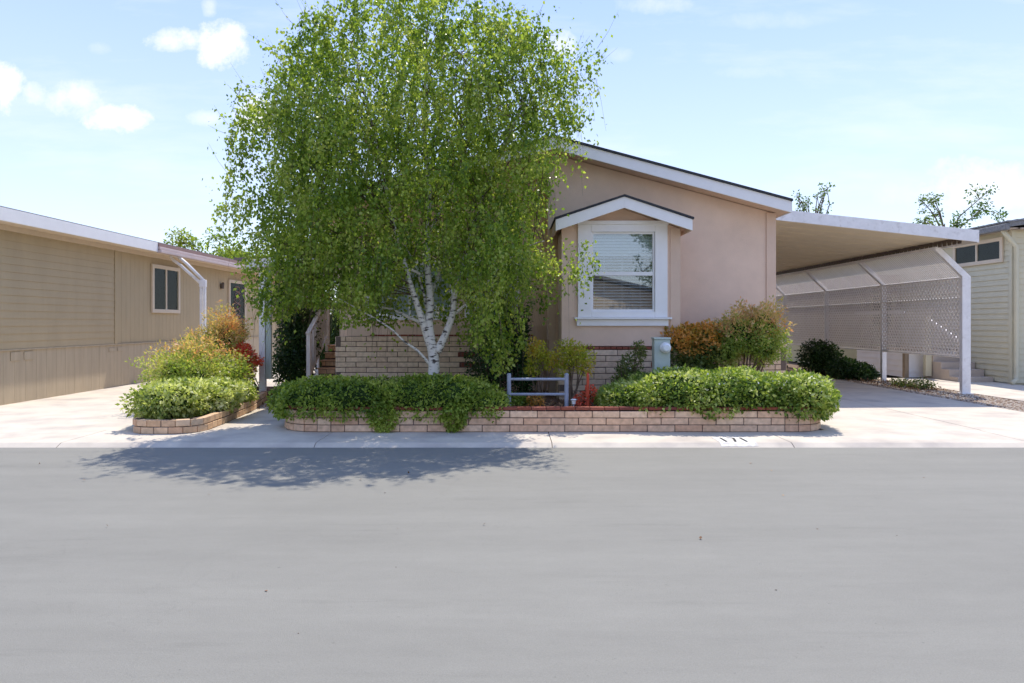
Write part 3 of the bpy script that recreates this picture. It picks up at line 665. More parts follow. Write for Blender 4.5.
# bracketed awning posts on the left
AW = thing('bracket_post','white double tube awning post with loop bracket in front of the window','post',(-8.54,19,0),'bracket posts of the left awning')
lp = [(-8.56,19,2.66),(-9.16,19,3.20),(-9.36,19,3.34),(-9.44,19,3.44),(-9.38,19,3.50),(-9.24,19,3.46),(-8.98,19,3.24),(-8.50,19,2.76)]
MB().tube(lp,.042,8).build('bracket','whitemetal',AW,smooth=True)
MB().box(-8.62,-8.55,18.96,19.04,0,2.74).box(-8.53,-8.46,18.96,19.04,0,2.78).build('post','whitemetal',AW,.008)
MB().box(-8.63,-8.45,18.95,19.05,2.60,2.80).build('joint_plate','whitemetal',AW,.01)
c = AW.copy(); C.objects.link(c); c.location = (-8.5,23.2,0); c['label'] = 'white awning post with loop bracket beside the screen door, half behind leaves'
for ch in list(AW.children):
    q = ch.copy(); C.objects.link(q); q.parent = c

# ------------------------------------------------------------------ right neighbour
Hr = thing('siding_home','cream green lap sided home with grey roof behind the mesh fence','house',(16,22,0))
XR = 12.95; YR = 17.62
MB().prism([(XR+.03,YR+.03,.0),(24,YR+.03,0),(24,YR+.03,4.0),(18.4,YR+.03,4.8),(XR+.03,YR+.03,4.02)],(0,20,0)).build('wall','cgreen',Hr)
lapwall('x',XR,-1,YR,37,.05,4.0,.15,.025).build('lap_siding','cgreen',Hr)
lapwall('y',YR,-1,XR+.03,24,.05,4.0,.15,.025).build('lap_siding','cgreen',Hr)
MB().box(XR-.035,XR+.07,YR-.035,YR+.07,.03,4.0).build('corner_trim','cgreen',Hr,.004)
MB().box(XR-.30,XR+.03,YR-.25,37,4.0,4.03).box(XR-.03,24,YR-.25,YR,4.0,4.028).build('soffit','taupe',Hr)
gt = MB(); gt.box(XR-.42,XR-.30,YR-.35,37,3.96,4.12)
gt.build('gutter','greyshingle',Hr,.02)
rr = MB().prism([(XR-.31,YR-.35,4.04),(18.4,YR-.35,4.85),(24.4,YR-.35,4.04),(24.4,YR-.35,4.2),(18.4,YR-.35,5.0),(XR-.31,YR-.35,4.17)],(0,20,0)).build('roof','greyshingle',Hr)
tl = MB()
for k in range(26):
    xa = XR-.35+k*.22; za = 4.14+(xa-(XR-.31))*.145
    for j in range(16):
        ya = YR-.38+j*.30+random.uniform(-.01,.01); tl.hexa([(xa,ya,za+.03),(xa+.26,ya,za+.04),(xa+.26,ya+.28,za+.04),(xa,ya+.28,za+.03),(xa,ya+.02,za+.065),(xa+.26,ya+.02,za+.075),(xa+.26,ya+.26,za+.075),(xa,ya+.26,za+.065)])
tl.build('roof_tiles','greyshingle',Hr)
side_window(Hr,XR-.02,17.98,19.78,3.30,3.76,-1,'cream')
MB().tube([(XR-.33,YR-.12,3.98),(XR-.15,YR-.12,3.75),(XR+.02,YR-.12,3.55),(XR+.02,YR-.12,.30),(XR+.0,YR-.14,.14),(XR-.22,YR-.30,.08)],.055,8).build('downspout','cgreen',Hr,smooth=True)
# bumped out taupe room seen through the mesh
MB().box(11.75,12.9,22.6,33,.9,3.2).build('side_room','taupe',Hr)
MB().box(11.70,12.88,22.55,33,.0,.9).build('skirting','cgreen2',Hr)
br = MB()
for k in range(18): br.box(11.735,11.75,22.8+k*.5,22.83+k*.5,.9,3.2)
br.build('batten','cgreen',Hr)
flat_window(Hr,12.0,12.6,1.5,2.5,22.6,0,'cgreen')
# side porch
Pp = thing('side_porch','cream boarded porch platform with timber posts behind the mesh fence','porch',(12.2,20.4,0))
MB().box(11.45,12.9,19.75,22.5,.03,.80).build('platform','cgreen',Pp)
lapwall('y',19.74,-1,11.45,12.9,.03,.80,.16,.02).build('lap_siding','white',Pp)
lapwall('x',11.44,-1,19.75,22.5,.03,.80,.16,.02).build('lap_siding','white',Pp)
MB().box(11.40,12.9,19.68,22.5,.802,.84).build('deck','wood',Pp,.004)
MB().box(11.30,11.42,19.55,19.67,.03,.90).build('post','wood',Pp,.004); MB().box(11.75,11.92,19.3,19.42,.1,1.8).build('post','cgreen',Pp,.004)
MB().box(11.2,11.95,19.5,19.68,.84,.92).build('beam','wood',Pp)
MB().bar((11.85,19.4,1.72),(12.0,17.9,.98),.06,.09).build('handrail','white',Pp)
MB().bar((11.3,22.4,1.9),(11.3,19.6,1.9),.06,.09).build('handrail','white',Pp)
Ps = thing('porch_steps','weathered cream steps running down from the side porch','steps',(12.4,18.7,0))
for k in range(4):
    MB().box(11.95,12.9,19.66-.36*(k+1),19.66-.36*k-.004,.03,.80-.18*(k+.6)).build('step','taupe',Ps,.004)

# ------------------------------------------------------------------ planters
PL = thing('brick_planter','long low slump block planter with red brick coping in front of the house','planter',(.6,10,0))
def arc(cx,cy,r,a0,a1,n=8): return [(cx+r*math.cos(math.radians(a0+(a1-a0)*i/n)), cy+r*math.sin(math.radians(a0+(a1-a0)*i/n))) for i in range(n+1)]
path = [(-3.40,11.6)]+arc(-2.80,10.40,.60,180,270)+arc(4.12,10.32,.52,270,360)+[(4.64,12.5)]
tot = [0]
for a,b in zip(path,path[1:]): tot.append(tot[-1]+math.dist(a,b))
b_, m_ = brickwall(path,.035,3,.395,short=[(tot[1]-.3,tot[9]+.3),(tot[10]-.3,tot[18]+.3)],start=1)
o = b_.build('block_course','brickpink',PL,.006); m_.build('mortar','mortar',o)
cp, mo = brickwall(path,.345,1,.21,h=.05,depth=.12,gap=.008); cp.build('coping','redbrick',PL,.006)
soil = [(x,y,.27) for x,y in path]; 
sp = [(-3.28,11.9,.2),(-3.28,10.4,.2),(-3.1,10.0,.2),(-2.8,9.9,.2),(4.1,9.9,.2),(4.4,10.02,.2),(4.53,10.35,.2),(4.53,12.6,.2),(3.1,12.6,.2),(3.1,11.6,.2),(.8,11.6,.2),(.8,13.3,.2),(-3.24,13.3,.2)]
MB().prism(sp,(0,0,.09)).build('soil','mulch',PL)
P = np.column_stack([rng.uniform(-.3,1.8,900), rng.uniform(10.1,11.6,900), np.full(900,.30)])
o = leaves('planter_litter', P, .05, 'litter', None, 0, None, .7, 2); struct(o,'stuff','reddish bark chips and dead leaves in the planter bed')
PL2 = thing('small_planter','low curved block planter edging beside the left driveway','planter',(-5.3,11,0))
path = [(-6.25,15.5),(-5.60,10.45)]+arc(-5.20,10.02,.40,195,270,6)[1:]+arc(-4.90,9.99,.36,275,355,6)+[(-4.60,11.0),(-4.74,12.4),(-5.02,13.8)]
b_, m_ = brickwall(path,.03,2,.2,depth=.1); o = b_.build('block_course','brick',PL2,.006); m_.build('mortar','mortar',o)
MB().prism([(-6.2,15.4,.05),(-5.50,10.5,.05),(-5.15,9.74,.05),(-4.9,9.74,.05),(-4.68,10.1,.05),(-4.70,11.2,.05),(-4.9,12.4,.05),(-5.1,13.8,.05),(-5.15,15.4,.05)],(0,0,.12)).build('soil','mulch',PL2)

# ------------------------------------------------------------------ hedges and shrubs
shrub('jasmine_hedge','low dark green jasmine hedge spilling over the planter under the birch','hedge',(-1.9,10.5,.29),
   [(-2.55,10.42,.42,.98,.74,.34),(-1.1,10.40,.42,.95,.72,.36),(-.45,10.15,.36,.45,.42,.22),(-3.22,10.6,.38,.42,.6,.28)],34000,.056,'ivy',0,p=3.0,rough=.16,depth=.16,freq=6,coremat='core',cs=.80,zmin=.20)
shrub('trailing_jasmine','green jasmine tendrils hanging down the planter face left of centre','plant',(-1.8,9.86,.1),
   [(-1.82,9.76,.25,.22,.07,.22),(-.78,9.76,.26,.20,.07,.22)],2200,.05,'ivy',0,zmin=.04)
shrub('jasmine_hedge','bright yellow green jasmine hedge overflowing the right half of the planter','hedge',(3.1,10.5,.29),
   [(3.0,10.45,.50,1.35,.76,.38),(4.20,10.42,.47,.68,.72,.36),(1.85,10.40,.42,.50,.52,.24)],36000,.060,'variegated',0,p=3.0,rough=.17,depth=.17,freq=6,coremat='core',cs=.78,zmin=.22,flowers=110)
shrub('variegated_bush','pale variegated leafy bush overhanging the small curved planter','bush',(-5.2,10.6,.17),
   [(-5.20,10.28,.42,.48,.50,.30),(-4.88,11.0,.40,.36,.6,.28),(-5.55,10.9,.42,.30,.6,.25),(-4.95,12.0,.35,.3,.5,.2)],16000,.068,'pale',0,p=2.4,rough=.26,depth=.2,coremat='core',cs=.74,zmin=.10)
shrub('nandina_shrub','yellow green feathery nandina behind the variegated bush at left','shrub',(-5.8,12.1,.17),
   [(-6.0,12.1,.75,.55,.5,.40),(-5.45,12.0,.70,.50,.5,.42),(-5.7,12.6,.95,.5,.5,.38),(-5.15,12.8,.60,.35,.5,.45)],12500,.06,'nandina',14,rough=.6,depth=.38,freq=8,aspect=.38,droop=.0,coremat='core',cs=.3,top=('nandinapink',.84))
shrub('nandina_shrub','tall pink tipped nandina in front of the white awning post at left','shrub',(-5.9,14.0,.17),
   [(-5.85,14.0,1.3,.42,.4,.55),(-6.3,13.9,.98,.45,.4,.48)],12000,.055,'nandina',12,top=('nandinapink',.55),rough=.5,depth=.32,freq=8,aspect=.35,droop=.0,coremat='core',cs=.45)
shrub('azalea_bush','red orange flowering bush just left of the entry awning post','bush',(-5.45,14.8,.1),
   [(-5.45,13.9,1.0,.24,.25,.2),(-5.22,13.7,.86,.22,.25,.18),(-5.35,13.8,.62,.25,.25,.18)],2600,.065,'redleaf',6,rough=.55,depth=.4)
shrub('evergreen_shrub','tall dark evergreen shrub between the awning post and stair railing','shrub',(-4.95,16.0,.03),
   [(-5.0,16.1,1.1,.50,.45,.85),(-5.1,16.3,1.9,.50,.4,.9),(-5.0,15.7,.6,.45,.35,.5)],16000,.07,'darkgreen',8,rough=.3,depth=.35)
shrub('evergreen_shrub','dark evergreen mass closing the gap behind the top of the entry steps','shrub',(-4.1,20,.03),  # invented dark backdrop that hides the bright patch behind the steps
   [(-4.0,20.2,1.6,.75,.5,1.3),(-4.9,20.6,1.3,.7,.5,1.2),(-5.7,21.2,1.0,.6,.5,1.0)],12000,.09,'darkgreen',6,rough=.25,depth=.3,coremat='core',cs=.75)
shrub('camellia_shrub','tall dark leafy shrub with few white flowers right of the birch trunk','shrub',(-.25,12.4,.29),
   [(-.35,12.5,.85,.42,.45,.55),(.05,12.6,1.35,.35,.4,.7),(-.3,12.6,1.5,.35,.4,.5),(.25,12.3,.75,.28,.3,.45)],13000,.055,'darkgreen',9,rough=.3,depth=.35,flowers=25)
shrub('photinia_shrub','orange red tipped photinia between the utility meter and nandina','shrub',(3.1,12.0,.29),
   [(2.95,12.0,1.22,.40,.35,.34),(3.4,12.0,1.25,.38,.35,.32),(3.1,11.9,.85,.45,.35,.3)],11000,.06,'olive',8,rough=.28,depth=.27,freq=7,coremat='core',cs=.6,top=('photinia',.60))
shrub('nandina_shrub','large rounded pink and green nandina at the right corner of the house','shrub',(4.1,12.0,.29),
   [(4.0,11.95,1.38,.48,.42,.40),(4.38,12.0,1.52,.46,.42,.42),(3.75,11.95,1.15,.36,.36,.34),(4.45,11.95,1.2,.36,.36,.32)],17000,.055,'nandina',16,top=('nandinapink',.62),rough=.55,depth=.28,freq=8,aspect=.4,coremat='core',cs=.55,flowers=0,stemr=.016)
shrub('yellow_shrub','small yellow green shrub on bare stems behind the pipe rack','shrub',(.48,11.0,.29),
   [(.42,11.0,1.15,.20,.18,.22),(.62,11.05,1.0,.16,.15,.18),(.35,11.0,.88,.14,.14,.14)],1500,.045,'yellow',9,rough=.35,depth=.4)
shrub('yellow_shrub','taller yellow green shrub with orange tips right of the pipe rack','shrub',(1.0,11.0,.29),
   [(.98,11.0,1.12,.26,.22,.24),(1.18,11.0,.98,.20,.2,.26),(.88,11.05,.88,.16,.15,.16)],2300,.045,'yellow',10,rough=.35,depth=.4)
shrub('low_shrub','small olive shrub with pale blossoms left of the utility meter','shrub',(1.95,11.2,.29),
   [(1.95,11.2,.82,.26,.22,.28),(2.12,11.2,1.15,.14,.12,.16),(1.8,11.1,.62,.2,.2,.2)],2200,.045,'olive',8,rough=.3,depth=.4,flowers=14)
shrub('red_annual','small red and yellow leafed plant at the red stake','plant',(1.15,10.5,.29),
   [(1.12,10.5,.42,.14,.12,.12),(1.22,10.45,.55,.08,.07,.10)],420,.05,'redleaf',4,rough=.2)
shrub('red_annual','small reddish plant under the pipe rack rails','plant',(.42,10.6,.29),
   [(.40,10.6,.40,.16,.12,.10)],260,.05,'photinia',4,rough=.2)
shrub('green_clump','low green leafy clump at the left foot of the pipe rack','plant',(0,10.6,.29),
   [(-.02,10.6,.42,.22,.2,.13),(.2,10.7,.38,.12,.12,.1)],1100,.045,'ivy',3,rough=.3)
shrub('dark_shrub','dark green shrub under the mesh fence inside the carport','shrub',(9.35,20.0,.02),
   [(9.25,20.3,.55,.62,.6,.55),(9.5,19.3,.30,.55,.6,.32),(9.75,18.8,.22,.3,.5,.22)],8000,.08,'darkgreen',6,rough=.25,depth=.3,coremat='core',cs=.5)
shrub('dark_shrub','small dark plant by the house corner inside the carport','shrub',(8.6,23.5,.02),
   [(8.7,22.5,.2,.35,.5,.2),(8.6,24.0,.28,.3,.3,.28)],1800,.08,'darkgreen',3,rough=.25,depth=.3)
shrub('low_shrub','brownish low shrub in the gravel left of the nearest carport post','shrub',(9.85,16.2,.02),
   [(9.82,16.3,.13,.30,.32,.13),(9.68,16.9,.12,.2,.3,.1)],1200,.05,'olive',5,rough=.3,depth=.35)

for o in bpy.data.objects:
    if o.parent is None and o.get('label','').startswith(('low curved block','pale variegated')): o.location.x += .12
# ------------------------------------------------------------------ garden objects
t = thing('pipe_rack','grey two rail pipe rack with two posts standing in the planter','rack',(.43,10.4,.29))
for x in (-.015,.86): MB().tube([(x,10.4,.27),(x,10.4,.82)],.032,10).tube([(x,10.4,.82),(x,10.4,.835)],[.036,.02],10).build('post','greypipe',t,smooth=False)
for z in (.745,.515): MB().tube([(-.0,10.4,z),(.85,10.4,z)],.021,8).build('rail','greypipe',t)
t = thing('red_stake','thin red painted timber stake upright in the planter','stake',(1.19,10.4,.29))
MB().box(1.165,1.205,10.38,10.42,.25,.80).hexa([(1.165,10.38,.80),(1.205,10.38,.80),(1.205,10.42,.80),(1.165,10.42,.80),(1.18,10.395,.85),(1.19,10.395,.85),(1.19,10.405,.85),(1.18,10.405,.85)]).build('shaft','red',t)
MB().box(1.150,1.164,10.385,10.415,.48,.56).build('clip','red',t)
t = thing('solar_light','small grey solar garden light on a short spike','garden light',(.96,10.3,.29))
MB().tube([(.96,10.3,.26),(.96,10.3,.38)],.010,8).build('spike','greypipe',t)
MB().tube([(.96,10.3,.38),(.96,10.3,.43),(.96,10.3,.44)],[.028,.032,.05],10).tube([(.96,10.3,.441),(.96,10.3,.455)],[.05,.03],10).build('lamp_head','whitemetal',t)
t = thing('utility_meter','pale green metal utility pedestal with a round glass meter','utility meter',(2.47,11.2,.29))
o = MB().box(2.345,2.605,11.1,11.3,.27,1.33).build('cabinet','pedestal',t,.012)
MB().box(2.335,2.615,11.08,11.31,1.331,1.365).build('cap','pedestal',t,.006)
MB().box(2.41,2.54,11.094,11.099,.6,.95).build('access_panel','pedestal',t,.003)
r_ = MB().tube([(2.52,11.099,1.20),(2.52,11.05,1.20)],[.088,.088],20).build('meter_ring','whitemetal',t)
MB().tube([(2.52,11.049,1.20),(2.52,10.99,1.20),(2.52,10.97,1.20)],[.074,.070,.045],20).build('meter_dial','blind',r_)

# ------------------------------------------------------------------ birch
B = thing('birch_tree','tall weeping white barked birch with full green crown in the planter','tree',(-1.2,10.8,.27))
TD = 10.8
def pl(pts, dy=0.0): 
    return [ (W(x,y,TD)[0], TD+d, W(x,y,TD)[2]) for x,y,d in pts]
def smooth(pts, n=4):
    P = [Vector(p) for p in pts]; out = []
    for i in range(len(P)-1):
        p0 = P[max(i-1,0)]; p1 = P[i]; p2 = P[i+1]; p3 = P[min(i+2,len(P)-1)]
        for k in range(n):
            t = k/n; out.append(.5*((2*p1)+(p2-p0)*t+(2*p0-5*p1+4*p2-p3)*t*t+(3*p1-p0-3*p2+p3)*t**3))
    return out+[P[-1]]
limbs = [
 ([(434,410,0),(433,385,0),(434,362,0),(431,342,0),(429,322,0),(430,300,.05),(427,270,.1),(426,235,.2),(428,190,.2),(424,130,.1),(426,60,0),(428,15,0)], .115,.012),
 ([(430,345,0),(424,325,-.05),(418,305,-.1),(412,285,-.15),(405,262,-.1),(396,230,-.1),(382,170,.0),(368,110,.1),(350,40,.1)], .068,.010),
 ([(437,352,0),(445,335,.02),(452,316,.0),(455,295,-.02),(462,272,-.1),(470,240,-.2),(488,185,-.1),(515,120,.0),(540,60,.1)], .072,.010),
 ([(431,366,0),(419,351,-.1),(406,341,-.2),(396,330,-.3),(380,318,-.5),(350,300,-.7)], .026,.008),
 ([(425,324,0),(408,317,.1),(392,310,.2),(360,300,.3),(320,270,.4),(285,230,.4)], .036,.008),
 ([(422,274,.05),(407,269,-.1),(392,269,-.2),(370,255,-.1),(340,215,.1),(300,150,.1)], .026,.007),
 ([(456,292,0),(475,268,.2),(500,235,.4),(530,190,.4),(565,140,.3)], .038,.007),
 ([(428,300,.0),(440,260,.5),(450,200,.8),(455,130,.9),(450,60,.6)], .036,.008),
 ([(418,305,-.1),(400,270,.5),(375,210,.8),(340,140,.8),(310,80,.5)], .036,.008),
 ([(452,316,0),(478,292,.2),(503,262,.3),(528,245,.2),(545,240,.1)], .026,.007),
 ([(429,322,0),(420,285,.2),(400,240,.4),(375,205,.3),(350,190,.2)], .026,.007),
 ([(426,235,.2),(450,190,.0),(470,140,-.1),(480,80,-.1)], .026,.007),
]
trunk = None; LP = []
for i,(pts,r0,r1) in enumerate(limbs):
    sp_ = smooth(pl(pts)); n = len(sp_); rs = [r0+(r1-r0)*(k/(n-1))**.75 for k in range(n)]
    if i == 0: rs = [r*(1.0+.25*max(0,1-k/5)) for k,r in enumerate(rs)]
    o = MB().tube(sp_, rs, 10 if i<3 else 7).build('trunk' if i==0 else 'limb','birchbark',B,smooth=True)
    LP += [(p,r) for p,r in zip(sp_,rs) if p.z > 2.0]
# crown outline (height -> left/right extent), measured as metres at the trunk's distance
out_px = [(2,400,455),(14,345,500),(25,305,548),(45,283,566),(60,262,588),(85,262,592),(110,230,588),(140,240,575),(165,247,564),(190,238,556),(215,226,552),(235,224,562),(255,236,576),(275,247,582),(290,252,570),(305,262,560),(320,275,552),(332,300,545),(345,462,530),(360,482,520),(374,492,508)]
zt = np.array([1.6+(323-a[0])*TD/F for a in out_px])[::-1]
xlft = np.array([(a[1]-510)*TD/F for a in out_px])[::-1]; xrgt = np.array([(a[2]-510)*TD/F for a in out_px])[::-1]
def inside(P, jitter=0):
    z = P[:,2]; l = np.interp(z,zt,xlft); r = np.interp(z,zt,xrgt); c = (l+r)/2; hw = (r-l)/2
    # toward the top the crown is rounder
    u = (P[:,0]-c)/hw
    yc = TD-.10; ry = np.clip(.5+.75*np.sqrt(np.clip((z-1.2)/3.0,0,1)),0,1.12)*np.where(z>5.2,np.sqrt(np.clip(1-((z-5.2)/2.0)**2,.05,1)),1)
    v = (P[:,1]-yc)/ry
    q = np.sqrt(np.clip(u,-2,2)**2+v**2*.75)+.24*lump(P,5,2.6)
    ok = (q < .90) & (z > zt[0]) & (z < zt[-1]) & ~((P[:,1] > 12.1) & (z < 5.4)) & ~((P[:,1] > 11.35) & (P[:,0] > .6) & (z < 4.1))
    ok &= ~((z < 1.56) & (P[:,0] > -3.35) & (P[:,0] < -.85)) & ~((z < 1.84) & (P[:,0] > -3.35) & (P[:,0] < -2.55))
    ok &= ~((P[:,1] < TD+.05) & (z < 2.55-1.0*np.abs(P[:,0]+1.3)) & (P[:,0] > -2.2) & (P[:,0] < -.62))
    return ok, q
rs_ = np.random.default_rng(11); N0 = 13000
st = np.column_stack([rs_.uniform(-4.8,1.5,N0*3), rs_.uniform(9.0,12.4,N0*3), rs_.uniform(.9,6.9,N0*3)])
ok,q = inside(st); keep = ok & (rs_.random(len(st)) < np.clip(.25+q**2,0,1)); 
hole = lump(st,21,3.0) > .40; keep &= ~hole
st = st[keep]; q = q[keep]
lf = []; tw = MB()
cxyz = np.array([-1.4,TD,4.2])
for i,p in enumerate(st):
    n = int(rs_.integers(10,34)); ln = n*.024
    outd = np.array([p[0]+1.4, p[1]-TD, 0]); outd /= np.linalg.norm(outd)+1e-6
    top = p[2] > 5.6
    tt = np.linspace(0,1,n)[:,None]; sag = rs_.uniform(.6,1.3) if not top else rs_.uniform(-.5,.9)
    edge = q[i] > .80 and p[2] > 3.0 and rs_.random() < .5
    if edge: n = int(rs_.integers(8,18)); ln = n*.032; tt = np.linspace(0,1,n)[:,None]; sag = rs_.uniform(-1.1,.1)
    line = p + outd*ln*((.55 if edge else .14)*tt) + np.array([0,0,-1])*ln*(tt**1.3)*sag + rs_.normal(size=3)*.12*tt*ln
    if i % 3 == 0: tw.tube([tuple(line[0]),tuple(line[n//2]),tuple(line[-1])],[.003,.002,.001],3)
    lf.append(line+rs_.normal(size=(n,3))*.028)
lf = np.concatenate(lf); ok,_ = inside(lf); lf = lf[ok | ((rs_.random(len(lf)) < .25) & (lf[:,2] > 2.6)) | (rs_.random(len(lf)) < .04)]
lf = lf[lf[:,2] > .75]
print('birch leaves', len(lf), 'strands', len(st))
crown = leaves('crown', lf, .055, 'birch', B, .9, None, .74)
# twigs from limbs to the crown edge
r2 = random.Random(4); far = st[rs_.choice(len(st), 330, replace=False)]
lz = np.array([tuple(p) for p,_ in LP])
for e in far:
    e = Vector(e); c = [i for i in range(len(LP)) if LP[i][0].z < e.z+.2]
    if not c: continue
    k = min(r2.sample(c, min(12,len(c))), key=lambda i:(LP[i][0]-e).length); a = LP[k][0]
    mid = a.lerp(e,.5)+Vector((r2.uniform(-.1,.1),r2.uniform(-.1,.1),.12*(a-e).length))
    tw.tube(smooth([a,mid,e],3),[.010-.0014*j for j in range(7)],4)
tw.build('twigs','twig',B)

# ------------------------------------------------------------------ far trees
def fartree(name,label,x,y,h,cr,n,m,size,sparse=.0,group='trees beyond the roofs',seed=1,trunkr=.2):
    t = thing(name,label,'tree',(x,y,0),group); r = random.Random(seed); mb = MB(); cl = []
    top = Vector((x,y,h*.8)); mb.tube([(x,y,-.1),(x+.1,y,h*.3),(x-.1,y,h*.55),tuple(top)],[trunkr,trunkr*.75,trunkr*.5,trunkr*.15],8)
    for k in range(16):
        a = r.uniform(0,6.28); z0 = h*r.uniform(.4,.75); rr_ = cr*r.uniform(.45,1)
        e = (x+math.cos(a)*rr_, y+math.sin(a)*rr_, min(h*.97,z0+h*r.uniform(.08,.35)))
        mid = (x+math.cos(a)*rr_*.45, y+math.sin(a)*rr_*.45, z0+(e[2]-z0)*.6)
        mb.tube([(x,y,z0),mid,e],[trunkr*.35,trunkr*.2,.02],5)
        q = cr*r.uniform(.18,.34)*(1-sparse*.4); cl.append((*e,q,q,q*.8)); cl.append((*mid,q*.7,q*.7,q*.6))
        for j in range(2):
            e2 = (e[0]+r.uniform(-.3,.3)*cr, e[1]+r.uniform(-.3,.3)*cr, min(h,e[2]+r.uniform(-.1,.12)*h)); mb.tube([e,e2],[.03,.012],4); cl.append((*e2,q*.7,q*.7,q*.6))
    mb.build('trunk','bark',t)
    P,nr = clump_points(cl,n,seed,2,.3,.45,2); leaves('crown',P,size,m,t,.3,nr,.6); return t
fartree('distant_tree','sparse dark tree top just above the carport roof beside the gable',20.5,46,10.7,1.4,900,'fartree',.17,.6,seed=3)
fartree('distant_tree','broad open crowned tree rising over the right end of the carport',28.0,44,10.0,2.6,3000,'fartree',.17,.5,seed=8)
fartree('distant_tree','small light green tree over the grey neighbouring roof',33.0,46,8.0,1.6,1800,'fartree',.2,.4,seed=6)
fartree('distant_tree','yellow green tree peeking over the left neighbouring roof',-16.6,42,6.7,3.4,9000,'fartree2',.2,.0,seed=12)
fartree('distant_tree','pale green tree behind the entry, mostly hidden by the birch',-11.0,40,7.2,3.4,7000,'fartree2',.2,.0,seed=14)

# ------------------------------------------------------------------ across the street (behind the camera, seen in the glass)
t = thing('opposite_home','cream home across the street reflected in the bay window','house',(2,-14,0))
MB().prism([(-7,-12,0),(9,-12,0),(9,-12,2.9),(1,-12,4.6),(-7,-12,2.9)],(0,-10,0)).build('wall','cream',t)
MB().prism([(-7.4,-11.6,2.85),(1,-11.6,4.7),(9.4,-11.6,2.85),(9.4,-11.6,3.0),(1,-11.6,4.9),(-7.4,-11.6,3.0)],(0,-10.8,0)).build('roof','greyshingle',t)
flat = MB().box(-4,-1.5,-11.98,-11.95,1.1,2.3).box(3,5.5,-11.98,-11.95,1.1,2.3).build('window','dark',t)
fartree('street_tree','green tree across the street reflected in the window',8.5,-11,6.5,2.4,5000,'fartree',.14,0,None,21)
fartree('street_tree','second green tree across the street behind the camera',-6.5,-10,6.0,2.2,5000,'fartree',.14,0,None,22)

# ------------------------------------------------------------------ world, sun, camera
dirx, diry = -.16, -.45
el = math.atan2(1, math.hypot(dirx,diry)); az = math.atan2(-dirx,-diry)
wd = bpy.data.worlds.new('World'); S.world = wd; wd.use_nodes = True; nt = wd.node_tree; N = nt.nodes; L = nt.links; N.clear()
out = N.new('ShaderNodeOutputWorld'); bg = N.new('ShaderNodeBackground'); bg.inputs[1].default_value = .15
sky = N.new('ShaderNodeTexSky'); sky.sky_type = 'NISHITA'; sky.sun_disc = False; sky.sun_elevation = el; sky.sun_rotation = az
sky.air_density = 1.0; sky.dust_density = .15; sky.ozone_density = 1.0; sky.altitude = 300
tc = N.new('ShaderNodeTexCoord'); sep = N.new('ShaderNodeSeparateXYZ'); L.new(tc.outputs['Generated'], sep.inputs[0])
def mth(op,a,b=None,clamp=False):
    n = N.new('ShaderNodeMath'); n.operation = op; n.use_clamp = clamp
    for i,v in enumerate((a,b)):
        if v is None: continue
        if isinstance(v,(int,float)): n.inputs[i].default_value = v
        else: L.new(v,n.inputs[i])
    return n.outputs[0]
ay = mth('MAXIMUM',mth('ABSOLUTE',sep.outputs[1]),.05); u = mth('DIVIDE',sep.outputs[0],ay); v = mth('DIVIDE',sep.outputs[2],ay)
cmb = N.new('ShaderNodeCombineXYZ'); L.new(u,cmb.inputs[0]); L.new(v,cmb.inputs[1])
n1 = N.new('ShaderNodeTexNoise'); n1.inputs['Scale'].default_value = 26; n1.inputs['Detail'].default_value = 10; n1.inputs['Roughness'].default_value = .68; L.new(cmb.outputs[0],n1.inputs[0])
n2 = N.new('ShaderNodeTexNoise'); n2.inputs['Scale'].default_value = 7; n2.inputs['Detail'].default_value = 6; n2.inputs['Roughness'].default_value = .6
mp = N.new('ShaderNodeMapping'); mp.inputs['Scale'].default_value = (.35,1.6,1); L.new(cmb.outputs[0],mp.inputs[0]); L.new(mp.outputs[0],n2.inputs[0])
blobs = [(222,45,30,24,1.),(178,40,30,13,.85),(5,88,22,26,1.),(32,94,16,13,.7),(78,98,34,20,.75),(118,118,36,15,.95),(205,118,22,8,.6),(255,115,30,22,.9),(655,5,40,10,.5),(770,20,70,9,.35),(755,72,40,7,.35),(985,185,70,26,.75),(905,190,40,14,.4),(560,45,20,14,.8),(100,48,12,7,.4),(620,55,14,8,.4),(210,5,8,12,.6)]
acc = None
nz = mth('MULTIPLY',mth('SUBTRACT',n1.outputs[0],.5),2.6)
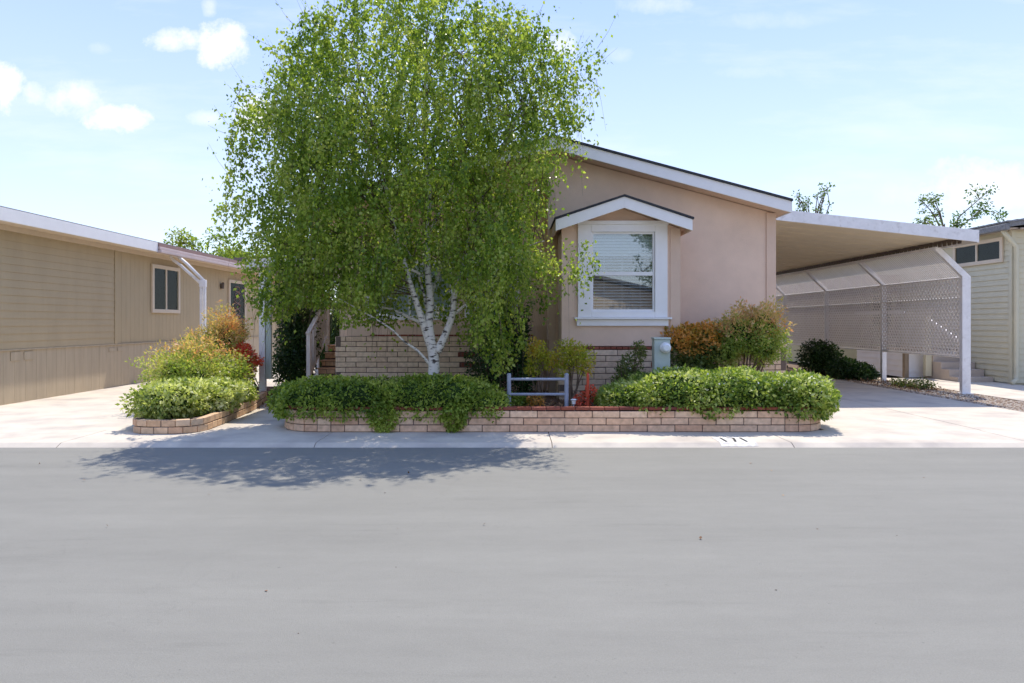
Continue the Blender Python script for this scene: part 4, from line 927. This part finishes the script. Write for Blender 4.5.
for (px,py,rx,ry,st_) in blobs:
    du = mth('DIVIDE',mth('SUBTRACT',u,(px-510)/F),rx/F*1.15); dv = mth('DIVIDE',mth('SUBTRACT',v,(323-py)/F),ry/F*1.15)
    r_ = mth('ADD',mth('MULTIPLY',du,du),mth('MULTIPLY',dv,dv))
    c_ = mth('MULTIPLY',mth('ADD',mth('SUBTRACT',.85,r_),nz,False),1.1*st_,True)
    c_ = mth('MULTIPLY',c_,st_)
    acc = c_ if acc is None else mth('MAXIMUM',acc,c_)
wisp = mth('MULTIPLY',mth('SUBTRACT',n2.outputs[0],.50,True),1.1,True)
acc = mth('MAXIMUM',acc,wisp)
mx = N.new('ShaderNodeMix'); mx.data_type = 'RGBA'; mx.inputs[7].default_value = (3.2,3.15,3.15,1)
sky_tint = N.new('ShaderNodeMix'); sky_tint.data_type = 'RGBA'; sky_tint.inputs[0].default_value = .84
gm = N.new('ShaderNodeMix'); gm.data_type = 'RGBA'; gm.inputs[6].default_value = (2.15,2.4,2.9,1); gm.inputs[7].default_value = (.95,1.40,2.95,1)
gf = N.new('ShaderNodeMapRange'); gf.inputs[1].default_value = .05; gf.inputs[2].default_value = .52; L.new(sep.outputs[2],gf.inputs[0]); L.new(gf.outputs[0],gm.inputs[0]); L.new(gm.outputs[2],sky_tint.inputs[7])   # painted horizon-to-zenith colour gradient that evens out the sky light
L.new(sky.outputs[0],sky_tint.inputs[6]); L.new(acc,mx.inputs[0]); L.new(sky_tint.outputs[2],mx.inputs[6]); L.new(mx.outputs[2],bg.inputs[0]); L.new(bg.outputs[0],out.inputs[0])
SKYMIX = mx
sl = bpy.data.lights.new('sun','SUN'); sl.energy = 2.0; sl.angle = math.radians(.53); sl.color = (1,.93,.83)
so = bpy.data.objects.new('sun',sl); C.objects.link(so); so.rotation_euler = Vector((dirx,diry,-1)).to_track_quat('-Z','Y').to_euler(); so.location = (5,20,20)
cam = bpy.data.cameras.new('camera'); co = bpy.data.objects.new('camera',cam); C.objects.link(co)
co.location = (0,0,1.6); co.rotation_euler = (math.pi/2,0,0); cam.sensor_width = 36; cam.lens = 36*F/1024
cam.shift_x = 2/1024; cam.shift_y = -18.5/1024; cam.clip_end = 2000; cam.clip_start = .05
S.camera = co
S.view_settings.view_transform = 'Standard'; S.view_settings.look = 'None'; S.view_settings.exposure = 1.42; S.view_settings.gamma = 1
S.render.engine = 'CYCLES'
S.cycles.max_bounces = 8; S.cycles.transparent_max_bounces = 16
